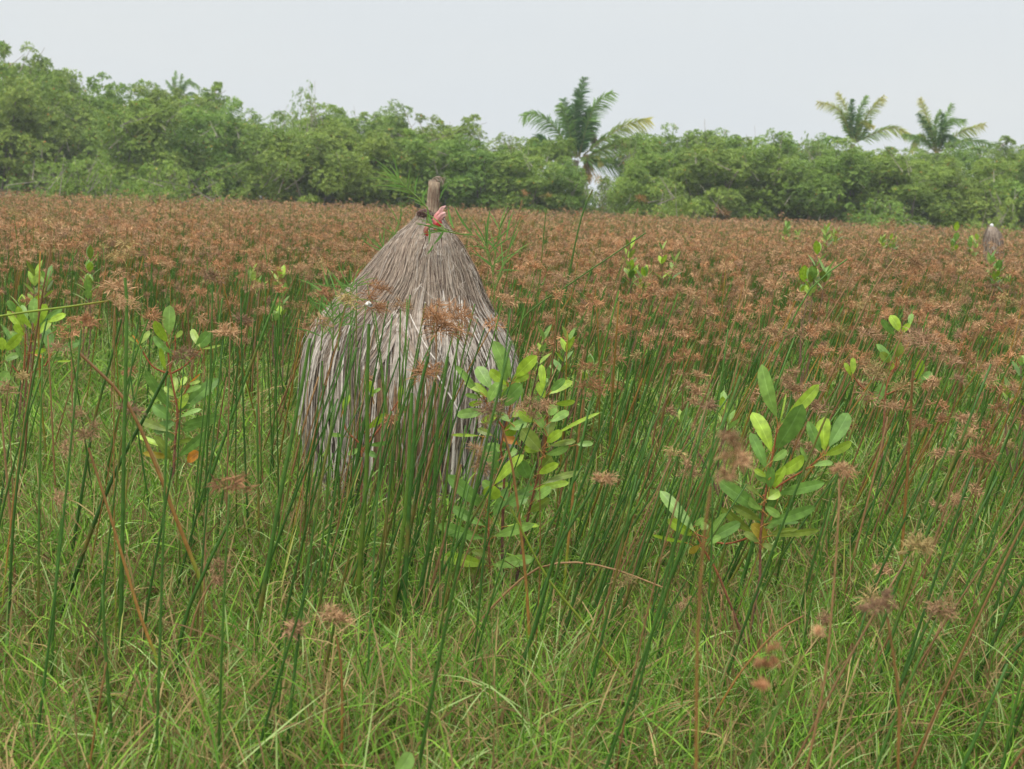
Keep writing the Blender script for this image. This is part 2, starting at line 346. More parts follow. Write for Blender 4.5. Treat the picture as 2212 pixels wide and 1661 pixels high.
HERO = [
 ([(255,1600),(262,1300),(268,950),(274,680),(270,600)],3.05,12,'G',[(268,560,34,STRAW,8,7),(274,530,24,STRAW,5,7)],'tall thick dark green stalk topped by a pale straw seed head, beside the left sapling'),
 ([(357,1640),(393,1367),(444,1231),(496,1125)],3.0,12,'G',[],'thick dark green stalk bending right with a bare tip in the lower left grass'),
 ([(431,1100),(513,865),(564,731),(601,632)],4.2,9,'G',[],'long green stalk leaning right behind the left mangrove sapling'),
 ([(510,1650),(554,1367),(602,1090),(649,848),(670,731)],3.0,13,'G',[(688,702,34,TAN,6,12)],'thick green stalk rising from the bottom edge to the left edge of the straw cone'),
 ([(107,1650),(113,1400),(122,1240),(133,1120)],2.9,10,'G',[(127,1085,30,TAN,7,12)],'green stalk with a small tan head near the lower left corner'),
 ([(38,1340),(25,1150),(12,1000),(0,860)],3.6,8,'B',[],'dark brown bare stalk at the left edge of the picture'),
 ([(137,1313),(215,1100),(267,984),(308,909),(362,802)],3.5,12,'G',[(393,776,36,DARKB,9,14)],'dark green stalk crossing diagonally with a dark brown head in front of the left sapling'),
 ([(480,1440),(472,1395),(455,1320),(427,1238),(369,1090),(342,1018),(273,868),(171,762)],3.3,12,'T',[],'arching thick stalk fading from yellow green to brown, bent over to the left'),
 ([(393,1650),(342,1436),(304,1333),(236,1107),(191,967)],2.9,10,'T',[(190,945,40,TAN*.8,8,12),(163,903,34,TAN*.8,6,10),(143,975,26,TAN*.8,6,9)],'crossed stalk with a three clustered spiky brown head in the left grass'),
 ([(171,1100),(202,916),(239,779),(262,690)],3.8,9,'G',[(265,655,22,STRAW*.85,5,9),(285,665,30,TAN*1.1,7,12)],'green stalk with a drooping tan head touching the pale topped stalk on the left'),
 ([(284,1641),(311,1361),(345,1162),(372,1010)],3.1,8,'G',[],'slim green stalk just left of the thick bare tipped one'),
 ([(396,1607),(403,1436),(420,1333),(444,1279),(466,1245)],3.0,8,'B',[(472,1225,26,TAN*.85,6,14),(470,1262,26,TAN*.85,6,14)],'brown withered stalk with a hanging double head in the lower left grass'),
 ([(424,1607),(441,1265),(445,1128)],3.1,6,'B',[],'thin straight rust brown stalk without a head in the lower left'),
 ([(738,1661),(739,1500),(735,1420),(726,1375)],2.35,9,'T',[(712,1345,44,TAN*1.1,8,13),(742,1340,26,TAN,4,10)],'orange brown stalk with a shaggy tan head at the bottom left of centre'),
 ([(753,1573),(777,1231),(792,1010),(793,839),(797,700)],3.4,13,'O',[(802,668,40,RUST,7,13),(800,640,36,RUST,5,12),(828,628,26,RUST,4,10)],'thick light green stalk with a rusty head and snail shell before the cone'),
 ([(825,1521),(839,1402),(863,1197),(878,1078),(890,849)],3.4,13,'O',[(912,812,42,RUST,9,14)],'yellowish thick stalk of the dense clump with a round brown head low on the cone'),
 ([(863,1521),(873,1333),(884,1094),(902,873),(925,770)],3.35,12,'G',[(955,715,56,RUST,12,13),(938,690,38,RUST,6,12)],'dark stalk of the central clump carrying the largest brown head'),
 ([(887,1436),(904,1299),(934,1128),(945,930),(967,770)],3.5,12,'G',[(985,690,44,RUST,9,13)],'dark green stalk right beside the one with the largest head'),
 ([(848,1500),(870,1250),(905,1040),(940,820)],3.6,11,'G',[(950,790,14,RUST,3,8)],'dark green stalk in the middle of the central clump ending at a tiny tuft'),
 ([(1010,1655),(1140,1402),(1200,1200),(1290,1040)],2.9,11,'G',[(1303,1042,32,TAN,9,14)],'green stalk leaning right with a round tan ball head at centre right'),
 ([(1150,1620),(1143,1367),(1131,1200),(1107,1010),(1085,924)],3.0,9,'T',[(1066,888,38,DARKB*1.2,10,15),(1050,915,30,DARKB*1.2,4,10)],'reddish brown stalk crossing the middle sapling with a dark woolly head'),
 ([(1458,1620),(1283,1374),(1180,1244),(1105,1100)],2.9,8,'Y',[],'yellow green stalk slanting down to the right below the middle sapling'),
 ([(900,1560),(972,1436),(1044,1333),(1139,1241),(1215,1215),(1317,1227),(1458,1279)],3.2,7,'B',[(1478,1300,22,TAN*.9,6,12,.9)],'bent over brown stalk arching to the right with a hanging head'),
 ([(1504,1661),(1507,1367),(1524,1123),(1535,1050)],1.35,11,'T',[(1572,955,34,TAN,7,11),(1590,1005,42,TAN,9,12),(1560,1030,28,TAN,5,10,.9)],'out of focus near stalk with a large shaggy brown head before the right sapling'),
 ([(1940,1661),(1941,1504),(1917,1333)],1.7,10,'T',[(1912,1312,26,DARKB*1.3,6,13),(1880,1315,26,DARKB*1.3,6,13),(1920,1290,18,DARKB*1.3,4,9)],'blurred stalk with a two lobed brown head at the lower right'),
 ([(1743,1661),(1781,1470),(1801,1265),(1811,1123),(1813,1035)],2.2,8,'B',[(1820,1015,26,TAN*1.1,7,13)],'tall dry brown stalk with a pale tufted head right of the right sapling'),
 ([(1791,1661),(1818,1538),(1856,1422)],2.0,6,'S',[],'short straw coloured stalk beside the tall brown one at lower right'),
 ([(1630,1661),(1636,1560),(1640,1500)],1.15,7,'G',[(1640,1485,26,RUST*1.4,6,13),(1655,1440,28,RUST*1.4,6,13),(1672,1405,18,RUST*1.4,4,10)],'very near blurred reddish head in three tiers at the bottom right'),
 ([(1613,1661),(1692,1504),(1733,1415)],1.1,14,'O',[(1762,1372,22,TAN*1.3,5,12)],'very near blurred broad green stalk with a pale tan tuft'),
 ([(1558,1518),(1610,1439),(1675,1367),(1736,1330)],2.7,7,'T',[(1775,1335,26,TAN*.9,8,14,.9)],'arching stalk with a nodding tan head below the right sapling'),
 ([(1240,1044),(1250,941),(1260,863)],3.9,8,'T',[(1265,800,30,RUST*1.1,7,13),(1268,838,34,RUST*1.1,8,13),(1300,850,20,RUST,4,10)],'orange stemmed stalk with a two tiered rusty head right of the middle sapling'),
 ([(936,1269),(1083,1010),(1130,915)],3.6,8,'G',[(1120,885,26,TAN,5,12),(1150,880,34,TAN,7,13),(1180,880,24,TAN,5,12),(1150,905,24,TAN*.9,5,12)],'diagonal green stalk with a wide rusty head on top of the middle sapling'),
 ([(880,1450),(956,1180),(980,1078),(996,1003)],3.5,9,'B',[(1030,985,30,TAN,7,13),(1040,1020,34,TAN,8,13)],'brown stalk with a feathery head left of the middle sapling'),
 ([(1380,1200),(1450,980),(1490,870)],3.6,7,'B',[(1502,852,27,TAN,8,14)],'brown stalk with a neat round head left of the right sapling'),
 ([(1440,1300),(1462,1150),(1473,1050)],3.1,7,'G',[(1478,1005,22,TAN*.95,6,13),(1488,1028,26,TAN*.95,7,13)],'green stalk whose oval brown head stands left of the blurred near head'),
 ([(1948,1196),(1963,977),(1972,800)],3.8,9,'T',[(1990,745,40,DARKB*1.5,11,15)],'stalk with a big bristly dark head towards the right edge'),
 ([(1850,1180),(1900,980),(1918,900)],3.9,7,'B',[(1922,880,26,TAN,8,13)],'brown stalk with a small ragged head below the bristly one'),
 ([(2010,1200),(2060,1040),(2085,970)],3.8,7,'B',[(2092,945,30,TAN*1.1,8,13),(2050,980,20,TAN*.9,5,12)],'dry stalk with two ragged heads near the right edge'),
 ([(2075,1100),(2115,930),(2128,840)],4.2,8,'G',[(2130,795,28,TAN*1.1,6,13),(2125,825,30,TAN*1.1,6,13)],'green stalk with a loose tan head near the right edge'),
 ([(1225,618),(1245,515),(1262,450),(1280,410)],7.0,6,'G',[(1285,392,20,STRAW,6,8)],'green stalk rising above the field into the sky gap under the palm'),
 ([(1330,640),(1362,520),(1378,450)],7.5,5,'B',[(1385,432,15,RUST,6,12)],'brown stalk with a dark head standing above the field right of the gap'),
 ([(1090,560),(1115,480),(1128,432)],7.5,4,'B',[(1131,421,12,TAN,6,10)],'thin stalk with a tiny ball head against the trees right of the cone top'),
 ([(1170,560),(1180,450)],7.2,4,'O',[(1181,428,13,STRAW,5,9)],'thin stalk with a pale upright head against the trees'),
 ([(1470,700),(1530,540),(1552,475)],7.2,5,'B',[(1559,461,17,TAN*1.1,6,12)],'leaning stalk with a nodding head above the field right of centre'),
 ([(1780,700),(1860,570),(1905,495)],6.2,5,'B',[(1918,488,20,TAN,7,12)],'slanting stalk with a spidery head just below the trees'),
 ([(1820,760),(1890,620),(1935,555)],5.2,6,'B',[(1945,550,22,TAN*.9,7,13),(1965,572,30,TAN*.9,8,13,.8)],'brown leaning stalk with a long drooping head in the upper right field'),
 ([(1560,760),(1600,660),(1622,595)],5.4,6,'B',[(1635,578,24,TAN*.85,8,13)],'stalk with a dense brown ball head in the middle of the right field'),
 ([(1120,700),(1225,618),(1310,560),(1395,503)],5.6,5,'O',[],'thin bare green stalk slanting far to the right across the brown field'),
 ([(-520,1150),(-330,880),(-120,715),(0,683),(130,665),(235,650)],2.9,8,'Y',[(250,655,24,TAN*1.1,6,11)],'nearly horizontal yellow stalk entering from the left edge'),
 ([(1500,1330),(1560,1080),(1640,860),(1740,640),(1830,560)],4.0,6,'G',[(1850,540,26,TAN,7,12)],'long dark green stalk running diagonally past the right sapling'),
]
for i, h in enumerate(HERO): hero(*h)
# a snail shell sitting on the rusty head before the cone
sp = P(796, 656, 3.36)
st = thing('snail_shell', sp, 'small white snail shell caught in a rusty seed head before the cone', 'snail shell')
mb = MB()
tt = np.linspace(0, 1, 26); ang = tt * 4.6 * math.pi
sr = .0068 * (1 - tt) ** .8 + .0012
pp = np.stack([sr * .7 * np.cos(ang), sr * .7 * np.sin(ang), .011 * tt - .004], -1) + sp
mb.tubes(pp[None], (sr * .75)[None], np.tile(np.array([.72, .68, .60]), (1, 1)), 8)
mb.build('shell', M_SHELL, st, smooth=True)

# random field of stalks
def near_front(x, y):
    """distance where the dense stand begins, by side"""
    return np.interp(x / np.maximum(y, .1), [-.5, -.25, -.1, .02, .1, .2, .45], [7.9, 7.4, 6.8, 5.6, 4.4, 3.5, 2.9]) + .5 * np.sin(x * 5 + 1) * np.sin(x * 2.1)
def sample_field(y0, y1, dens, margin=.9):
    half = .47
    n = int(dens * ((y1 ** 2 - y0 ** 2) * half + 2 * margin * (y1 - y0)))
    yy = np.sqrt(rng.uniform(y0 ** 2, y1 ** 2, n)); xx = rng.uniform(-1, 1, n) * (half * yy + margin)
    return xx, yy
cand = []
x, y = sample_field(2.1, 9, 78)
fr = near_front(x, y)
dens = np.where(y > fr, 1.0, np.where(x > .1, 0.5 * np.exp(-(fr - y) * .7) + .48, .24 + .35 * np.exp(-(fr - y) * 1.2)))
# patchiness
pat = .6 + .6 * np.sin(x * 3.1 + 1.7 * np.sin(y * 1.3)) * np.sin(y * 2.3 + x)
keep = rng.random(len(x)) < dens * np.clip(pat, .35, 1.1)
# keep out of the straw cone and just before the main saplings
cx, cy = P(895, 900, 5.1)[0], 5.1
keep &= ((x - cx) ** 2 + (y - cy) ** 2 > .5 ** 2)
x, y = x[keep], y[keep]
# central clump
n = 62
xc = rng.normal(P(835, 1400, 3.7)[0], .19, n); yc = rng.normal(3.7, .4, n)
n2 = 70
xd = rng.normal(P(1150, 1400, 3.4)[0] + .12, .22, n2); yd = rng.uniform(3.1, 4.6, n2)
n3 = 34
xe = P(690, 1300, 4.3)[0] + rng.normal(0, .17, n3); ye = rng.normal(4.2, .35, n3)
x = np.concatenate([x, xc, xd, xe]); y = np.concatenate([y, yc, yd, ye])
clump = np.concatenate([np.zeros(len(x) - n - n2 - n3, int), np.ones(n, int), np.full(n2, 2), np.ones(n3, int)])
# the saplings stand in small clearings of the sedge
keep = np.ones(len(x), bool)
for (su_, sy_, wd, dp) in ((1085, 3.9, .24, 1.0), (1620, 3.35, .27, .8), (375, 4.4, .12, .8), (60, 5.6, .25, 1.2)):
    sx0 = P(su_, 1000, sy_)[0]
    inside = (np.abs(x - (sx0 - .12 * (sy_ - y)) + .08) < wd) & (y < sy_ + .1) & (y > sy_ - dp)
    keep &= ~(inside & (rng.random(len(x)) < .72))
x, y, clump = x[keep], y[keep], clump[keep]
def stalk_params(x, y, clump=None):
    N = len(x)
    h = rng.uniform(.8, 1.28, N)
    h = np.where(rng.random(N) < .12, h * rng.uniform(.5, .8, N), h)
    h = np.where(y > 6, rng.uniform(.62, 1.16, N), h)
    h = np.where(y > 10, rng.uniform(.78, 1.14, N), h)
    xr = np.clip(x / y * 2.2, -1, 1)
    h = np.where((y < 6) & (x > .2), h * .92, h)
    lean = rng.normal(.15 + .13 * xr, .11, N); leany = rng.normal(0, .07, N)
    if clump is not None:
        lean = np.where(clump == 1, rng.normal(.10, .07, N), lean); h = np.where(clump == 1, rng.uniform(.75, 1.22, N), h)
        lean = np.where(clump == 2, rng.normal(.27, .08, N), lean); h = np.where(clump == 2, rng.uniform(.65, 1.05, N), h)
    bend = rng.normal(.03, .05, N)
    return h, lean, leany, bend
def stalk_paths(x, y, h, lean, leany, bend, K):
    t = np.linspace(0, 1, K)[None]
    p = np.empty((len(x), K, 3))
    p[..., 0] = x[:, None] + h[:, None] * (lean[:, None] * t + bend[:, None] * t ** 2.2)
    p[..., 1] = y[:, None] + h[:, None] * leany[:, None] * t
    p[..., 2] = h[:, None] * t * np.sqrt(np.clip(1 - lean ** 2, .3, 1))[:, None]
    return p
h, lean, leany, bend = stalk_params(x, y, clump)
kindp = rng.random(len(x))
brownf = np.where(x > .3, .24, .12)
kinds = np.where(kindp < brownf, 'B', np.where(kindp < brownf + .07, 'T', np.where(kindp < brownf + .2, 'O', 'G')))
hasn = rng.random(len(x)) < np.where(clump > 0, .16, 1) * np.where(y < 3.4, .25, np.where(y > near_front(x, y) + .3, .85, .5))
paths = stalk_paths(x, y, h, lean, leany, bend, 8)
mu, mv = project(paths[:, -1]); bu, bv = project(paths[:, 2])
inview = ((mu > -30) & (mu < 2240) & (mv < 1640) & (mv > 0)) | ((bu > 0) & (bu < 2212) & (bv < 1600))
order = np.argsort(y + np.where(inview, 0, 100))
IND = order[:291 - n_ind]
rest = np.setdiff1d(np.arange(len(x)), IND)
rest = rest
def zone(u):
    for lim, a in ((300, 'near the left edge'), (620, 'by the left sapling'), (760, "at the cone's left edge"), (1000, 'in the central clump'), (1280, 'by the middle sapling'),
                   (1500, 'between the two right saplings'), (1800, 'by the right sapling'), (2000, 'right of the right sapling')):
        if u < lim: return a
    return 'by the right edge'
def auto_label(i):
    tl = 'leaning far right' if lean[i] > .28 else ('leaning right' if lean[i] > .1 else ('standing upright' if lean[i] > -.03 else 'leaning left'))
    sz = 'tall' if h[i] > 1.05 else ('short' if h[i] < .8 else 'medium')
    return f"{sz} {KINDW[str(kinds[i])]} stalk {tl}, {'brown headed' if hasn[i] else 'bare tipped'}, {zone(float(bu[i]))}"
ORDW = ['leftmost', 'second', 'third', 'fourth', 'fifth', 'sixth', 'seventh', 'eighth', 'ninth', 'tenth', 'eleventh', 'twelfth']
groups = {}
for i in IND: groups.setdefault(auto_label(i), []).append(i)
LAB = {}
for lb, ii in groups.items():
    ii = sorted(ii, key=lambda j: float(bu[j]))
    for n_, j in enumerate(ii):
        LAB[j] = lb if len(ii) == 1 else lb + (', leftmost' if n_ == 0 else f", {ORDW[min(n_, 11)]} such")
for i in IND:
    hd = bool(hasn[i]); k = str(kinds[i])
    path = paths[i]
    col = [TAN, RUST, TAN * .9, DARKB * 1.2, STRAW * .8][rng.integers(0, 5)]
    lab = LAB[i]
    r = rng.uniform(.0033, .0056)
    if k in 'BT': r *= .66
    heads = []
    if hd:
        R = rng.uniform(.03, .056)
        heads.append((path[-1] + np.array([.005, 0, R * .2]), R, col, int(rng.integers(7, 12)), int(rng.integers(16, 22)), rng.uniform(.2, .9), .0022))
    stalk_thing(path, r, r * .5, k, heads, lab, 'sedge stalks standing in the near grass', K=9, S=6)

# the rest of the marsh: one object
fld = MB()
def field_colours(N, K, brown=.25):
    u = rng.random((N, 1, 1)); t = np.linspace(0, 1, K)[None, :, None]
    g = lerp(GREEN, GREEN2, t) ; b = lerp(BROWN, np.array([.24, .14, .06]), t); o = lerp(OLIVE * .8, ORANGE, t)
    c = np.where(u < brown, b, np.where(u < brown + .12, o, g))
    return c * rng.uniform(.75, 1.3, (N, 1, 1))
def head_cols(N):
    u = rng.random((N, 1))
    c = np.where(u < .45, RUST * 1.15, np.where(u < .85, TAN, np.where(u < .93, DARKB * 1.3, STRAW * .8)))
    return c
# remaining near ones
pr = paths[rest]; N = len(pr)
fld.tubes(pr, lerp(1, .5, np.linspace(0, 1, 8))[None] * rng.uniform(.0034, .006, (N, 1)), field_colours(N, 8), 4)
hh = hasn[rest]; q = pr[hh]
add_heads(fld, q[:, -1], unit(q[:, -1] - q[:, -2]), rng.uniform(.032, .060, len(q)), head_cols(len(q)), rays=8, spk=14, sw=.0030, K=2)
# 9 to 20 m
for (a, b, dn, rays, spk, sw, rs, S, K) in ((9, 14, 66, 6, 9, .0046, .052, 3, 5), (14, 24, 46, 4, 6, .008, .056, 3, 4), (24, 40, 24, 3, 3, .017, .065, 0, 3), (40, 63, 13, 3, 2, .032, .085, 0, 3)):
    x, y = sample_field(a, b, dn, 1.5)
    h, lean, leany, bend = stalk_params(x, y)
    pt = np.sin(x * .9 + 2.1 * np.sin(y * .35)) * np.sin(y * .8 + 1.3 * np.sin(x * .5)) + .5 * np.sin(x * 2.7 + y * 1.9)
    kp = rng.random(len(x)) < np.clip(1.0 + .55 * np.minimum(pt, 0), .3, 1)
    x, y, h, lean, leany, bend, pt = [q[kp] for q in (x, y, h, lean, leany, bend, pt)]
    h = h + .05 * pt + (rng.random(len(x)) < .04) * rng.uniform(.05, .3, len(x))
    p = stalk_paths(x, y, h, lean, leany, bend, K)
    N = len(x)
    if S: fld.tubes(p, lerp(1, .5, np.linspace(0, 1, K))[None] * rng.uniform(.0035, .006, (N, 1)), field_colours(N, K), S)
    else: fld.strips(p, lerp(1, .5, np.linspace(0, 1, K))[None] * rng.uniform(.010, .02, (N, 1)), np.tile(np.array([1., 0, 0]), (N, 1)), field_colours(N, K))
    hd = rng.random(N) < .9; q = p[hd]
    add_heads(fld, q[:, -1], unit(q[:, -1] - q[:, -2]), rs * rng.uniform(.7, 1.3, len(q)), head_cols(len(q)) * (1 + .16 * pt[hd][:, None]), rays=rays, spk=spk, sw=sw, K=2, droop=.5)
o = fld.build('sedge_field', M_SEDGE)
tag(o, 'dense stand of green sedge with rusty brown seed heads stretching back to the trees', 'sedge field', kind='stuff')

# ------------------------------------------------------------------ grass
def grass(mb, x, y, hscale, nl, K, wid, dead=.10):
    N = len(x)
    h = hscale * rng.uniform(.45, 1.1, N)
    az = rng.random(N) * 2 * math.pi; ln = rng.uniform(.1, .9, N)
    t = np.linspace(0, 1, 4)[None]
    p = np.empty((N, 4, 3))
    p[..., 0] = x[:, None] + (np.cos(az) * ln * h)[:, None] * t ** 1.4 + .05 * t
    p[..., 1] = y[:, None] + (np.sin(az) * ln * h)[:, None] * t ** 1.4
    p[..., 2] = h[:, None] * np.sin(t * 1.35)
    isdead = rng.random((N, 1)) < dead * 1.4
    g = np.where(isdead, STRAW * .55, lerp(np.array([.10, .17, .035]), np.array([.17, .24, .06]), rng.random((N, 1))))
    sd = unit(np.stack([-np.sin(az), np.cos(az), np.zeros(N)], -1) + rng.normal(size=(N, 3)) * .2)
    mb.strips(p, np.full((N, 4), wid * .42), sd, g)
    # leaves set along the stem
    tn = (np.arange(nl)[None] + rng.uniform(.2, .9, (N, nl))) / nl
    idx = np.clip(tn * 3, 0, 2.999); i0 = idx.astype(int); fr_ = (idx - i0)[..., None]
    rows = np.arange(N)[:, None]
    b = lerp(p[rows, i0], p[rows, i0 + 1], fr_)
    kbeta = rng.beta(.7, .9, (N * nl, 1)); laz = rng.random((N, nl)) * 2 * math.pi; lel = rng.uniform(.15, 1.35, (N, nl))
    d = np.stack([np.cos(laz) * np.cos(lel), np.sin(laz) * np.cos(lel), np.sin(lel)], -1)
    d = unit(d + unit(p[:, -1] - p[:, 1])[:, None] * .35)
    L = rng.uniform(.08, .25, (N, nl)) * (.7 + .3 * hscale[:, None] / .35 if np.ndim(hscale) else 1)
    tt = np.linspace(0, 1, K)
    lp = b[:, :, None] + d[:, :, None] * (L[..., None, None] * tt[:, None])
    lp[..., 2] -= L[..., None] * tt ** 2 * rng.uniform(.05, .5, (N, nl, 1))
    lp = lp.reshape(N * nl, K, 3)
    M = N * nl
    sd = unit(np.cross(d.reshape(M, 3), np.array([0, 0, 1.0]) + rng.normal(size=(M, 3)) * .45))
    prof = np.interp(tt, [0, .25, .7, 1], [.6, 1, .7, .08])
    u = rng.random((M, 1)); k = rng.random((M, 1))
    c = lerp(np.array([.060, .165, .014]), np.array([.26, .43, .055]), kbeta)
    c = np.where(u < .22, lerp(np.array([.24, .36, .10]), np.array([.38, .48, .18]), k), c)
    c = np.where(u < .04, lerp(np.array([.26, .30, .05]), np.array([.34, .34, .09]), k), c)
    dd = (rng.random((M, 1)) < dead) | np.repeat(isdead, nl, 0)
    c = np.where(dd, lerp(np.array([.16, .10, .045]), STRAW, k), c)
    mb.strips(lp, wid * prof[None] * rng.uniform(.6, 1.3, (M, 1)), sd, c)
def gh(x, y):   # height of the grass sward
    return .37 + .06 * np.sin(x * 2.3 + y) + .05 * np.sin(y * 3.1 - x * 1.7)
gm = MB()
x, y = sample_field(1.9, 3.4, 1500, .5); grass(gm, x, y, gh(x, y) * .98, 8, 4, .0038, .17)
x, y = sample_field(3.4, 5.5, 1150, .6); grass(gm, x, y, gh(x, y), 7, 4, .0042, .14)
x, y = sample_field(5.5, 9.5, 520, .8); grass(gm, x, y, gh(x, y) * 1.1, 6, 3, .0068)
x, y = sample_field(9.5, 16, 70, 1); grass(gm, x, y, gh(x, y) * 1.4, 6, 2, .012)
# straw litter lying low
x, y = sample_field(1.9, 9, 1300, .6); N = len(x)
az = rng.random(N) * 6.283; L = rng.uniform(.05, .22, N)
p = np.stack([np.stack([x, y, rng.uniform(.02, .16, N)], -1)] * 3, 1)
dv = np.stack([np.cos(az), np.sin(az), rng.normal(0, .25, N)], -1)
p = p + dv[:, None] * L[:, None, None] * np.array([0, .5, 1])[None, :, None]; p[:, 1, 2] += .02
gm.strips(p, np.full((N, 3), .003) * rng.uniform(.6, 1.5, (N, 1)), unit(np.cross(dv, rng.normal(size=(N, 3)))), lerp(np.array([.15, .09, .045]), STRAW * .9, rng.random((N, 1))))
o = gm.build('grass', M_GRASS)
tag(o, 'soft bright green marsh grass mixed with dry brown straw', 'grass', kind='stuff')

# ------------------------------------------------------------------ mangrove saplings
LC = {'G1': (.215, .36, .07), 'G2': (.145, .275, .05), 'Y': (.30, .44, .035), 'L': (.34, .46, .09), 'O': (.17, .23, .03), 'YO': (.36, .28, .03), 'OR': (.50, .20, .02), 'W': (.5, .55, .4)}
LWORD = {'OR': ('withered_leaf', 'orange withered leaf'), 'YO': ('withered_leaf', 'yellow ochre ageing leaf')}
def leaf_geo(mb, B, T, W, col, tilt, curl, fold=.16, petiole=True, K=12):
    ax = T - B; L = np.linalg.norm(ax); a = ax / L
    view = unit((B + T) / 2 - CAM)
    s = unit(np.cross(a, view)); n = np.cross(s, a)
    if n @ view > 0: n = -n
    s2 = s * math.cos(tilt) + n * math.sin(tilt); n2 = n * math.cos(tilt) - s * math.sin(tilt)
    t = np.linspace(0, 1, K)
    p = B + a * (L * t)[:, None] + n2 * (curl * L * np.sin(t * math.pi))[:, None]
    w = W * np.interp(t, [0, .1, .25, .45, .65, .82, .92, .97, 1], [.06, .30, .70, .95, 1, .86, .62, .40, .06]) / max(math.cos(tilt), .6)
    t5 = np.arange(K)
    mb.leaves(p[None], w[None], s2[None], n2[None], np.array(col)[None], fold)
def sapling(name_label, y, stems, leaves, sc_, off, branches=(), group='mangrove saplings in the marsh', bark=(.16, .11, .08)):
    """stems: list of pixel polylines base->top; leaves: (bu,bv,tu,tv,w,colour) in crop pixels"""
    def W(a, b): return off[0] + a * sc_, off[1] + b * sc_
    s0 = [W(*q) for q in stems[0]]
    base = to_ground(np.array([P(a, b, y) for a, b in s0]))[0]
    root = thing('mangrove_sapling', (base[0], base[1], 0), name_label, 'sapling', group)
    for k, (lst, nm) in enumerate([(s, 'stem') for s in stems] + [(b, 'branch') for b in branches]):
        pts = np.array([P(*W(*q[:2]), y + (0.02 * k)) for q in lst])
        if nm == 'stem': pts = to_ground(pts)
        pp = smooth_path(pts, 18)
        K = 18; r = np.linspace(.0062 if nm == 'stem' else .0036, .0028 if nm == 'stem' else .0022, K) * (1 + .12 * (np.arange(K) % 3 == 0)) * (y / 4.2) ** .5
        t = np.linspace(0, 1, K)[:, None]
        c = lerp(np.array(bark), np.array([.26, .09, .035]), np.clip(t * 1.6 - .4, 0, 1)) if nm == 'stem' else np.tile(np.array([.27, .085, .035]), (K, 1))
        mb = MB(); mb.tubes(pp[None], r[None], c[None], 7); mb.build(nm, M_BARK, root, smooth=True)
    fol = MB(); pet = fol
    for (a, b, c, d, w, cc) in leaves:
        dy = rng.uniform(-.6, .6) * math.hypot(c - a, d - b) * sc_ / F * y
        yb = y + rng.uniform(-.03, .03)
        B = P(*W(a, b), yb); T = P(*W(c, d), yb + dy)
        col = hue(LC[cc]) * rng.uniform(.88, 1.12)
        wm = w * sc_ / F * y
        mb = fol
        if cc in LWORD: mb = MB()
        leaf_geo(mb, B, T, wm, col, rng.uniform(-.55, .55), rng.uniform(.02, .10))
        if cc in LWORD:
            o = mb.build(LWORD[cc][0], M_LEAF, root, smooth=True); o['label'] = LWORD[cc][1]
        # petiole towards the stem
        Q = B - unit(T - B) * .02 + np.array([0, 0, -.006])
        pet.tubes(np.array([[Q, lerp(Q, B, .5), B + (T - B) * .12]]), np.full((1, 3), .0017), np.array([[.33, .17, .03]]), 4)
    fol.build('foliage', M_LEAF, root, smooth=True)
    return root

sapling('slender mangrove sapling with dark ringed stem and orange low leaf, left of the straw cone', 4.4,
  [[(480,1950),(500,1650),(520,1300),(540,1020),(490,760),(450,450)]],
  [(470,400,475,148,105,'G1'),(455,455,350,275,80,'Y'),(500,550,340,405,60,'G2'),(230,470,310,362,45,'L'),(215,475,100,388,22,'L'),(525,420,582,358,40,'L'),
   (730,500,658,345,60,'L'),(690,520,820,362,100,'G2'),(740,510,900,478,22,'L'),(440,690,400,500,45,'Y'),(505,1020,270,683,80,'G2'),(520,880,520,740,55,'L'),
   (495,940,305,860,50,'L'),(520,905,430,825,50,'L'),(545,1020,625,880,75,'Y'),(525,940,670,955,35,'L'),(580,1020,880,755,105,'G2'),(605,875,740,815,45,'G1'),
   (630,805,730,780,30,'L'),(570,820,610,740,50,'Y'),(530,1110,345,1200,95,'G2'),(495,1095,335,980,100,'G2'),(570,1145,895,1070,95,'G2'),(570,1185,700,1150,55,'G2'),
   (490,1200,200,1095,70,'O'),(510,1280,440,1130,70,'G2'),(520,1300,660,1250,40,'O'),(540,1410,800,1190,80,'G2'),(440,1335,200,1230,45,'Y'),
   (490,1410,250,1375,55,'YO'),(500,1450,350,1230,70,'O'),(620,1450,720,1370,85,'OR'),(560,1080,740,1010,40,'G1'),(225,475,165,395,14,'OR'),(640,790,730,715,16,'OR')],
  .26, (243, 621), [[(470,720),(330,650),(225,480)],[(480,720),(600,650),(735,510)],[(550,1040),(590,900),(640,800)],[(470,700),(520,520),(520,400)]], bark=(.08,.07,.06))
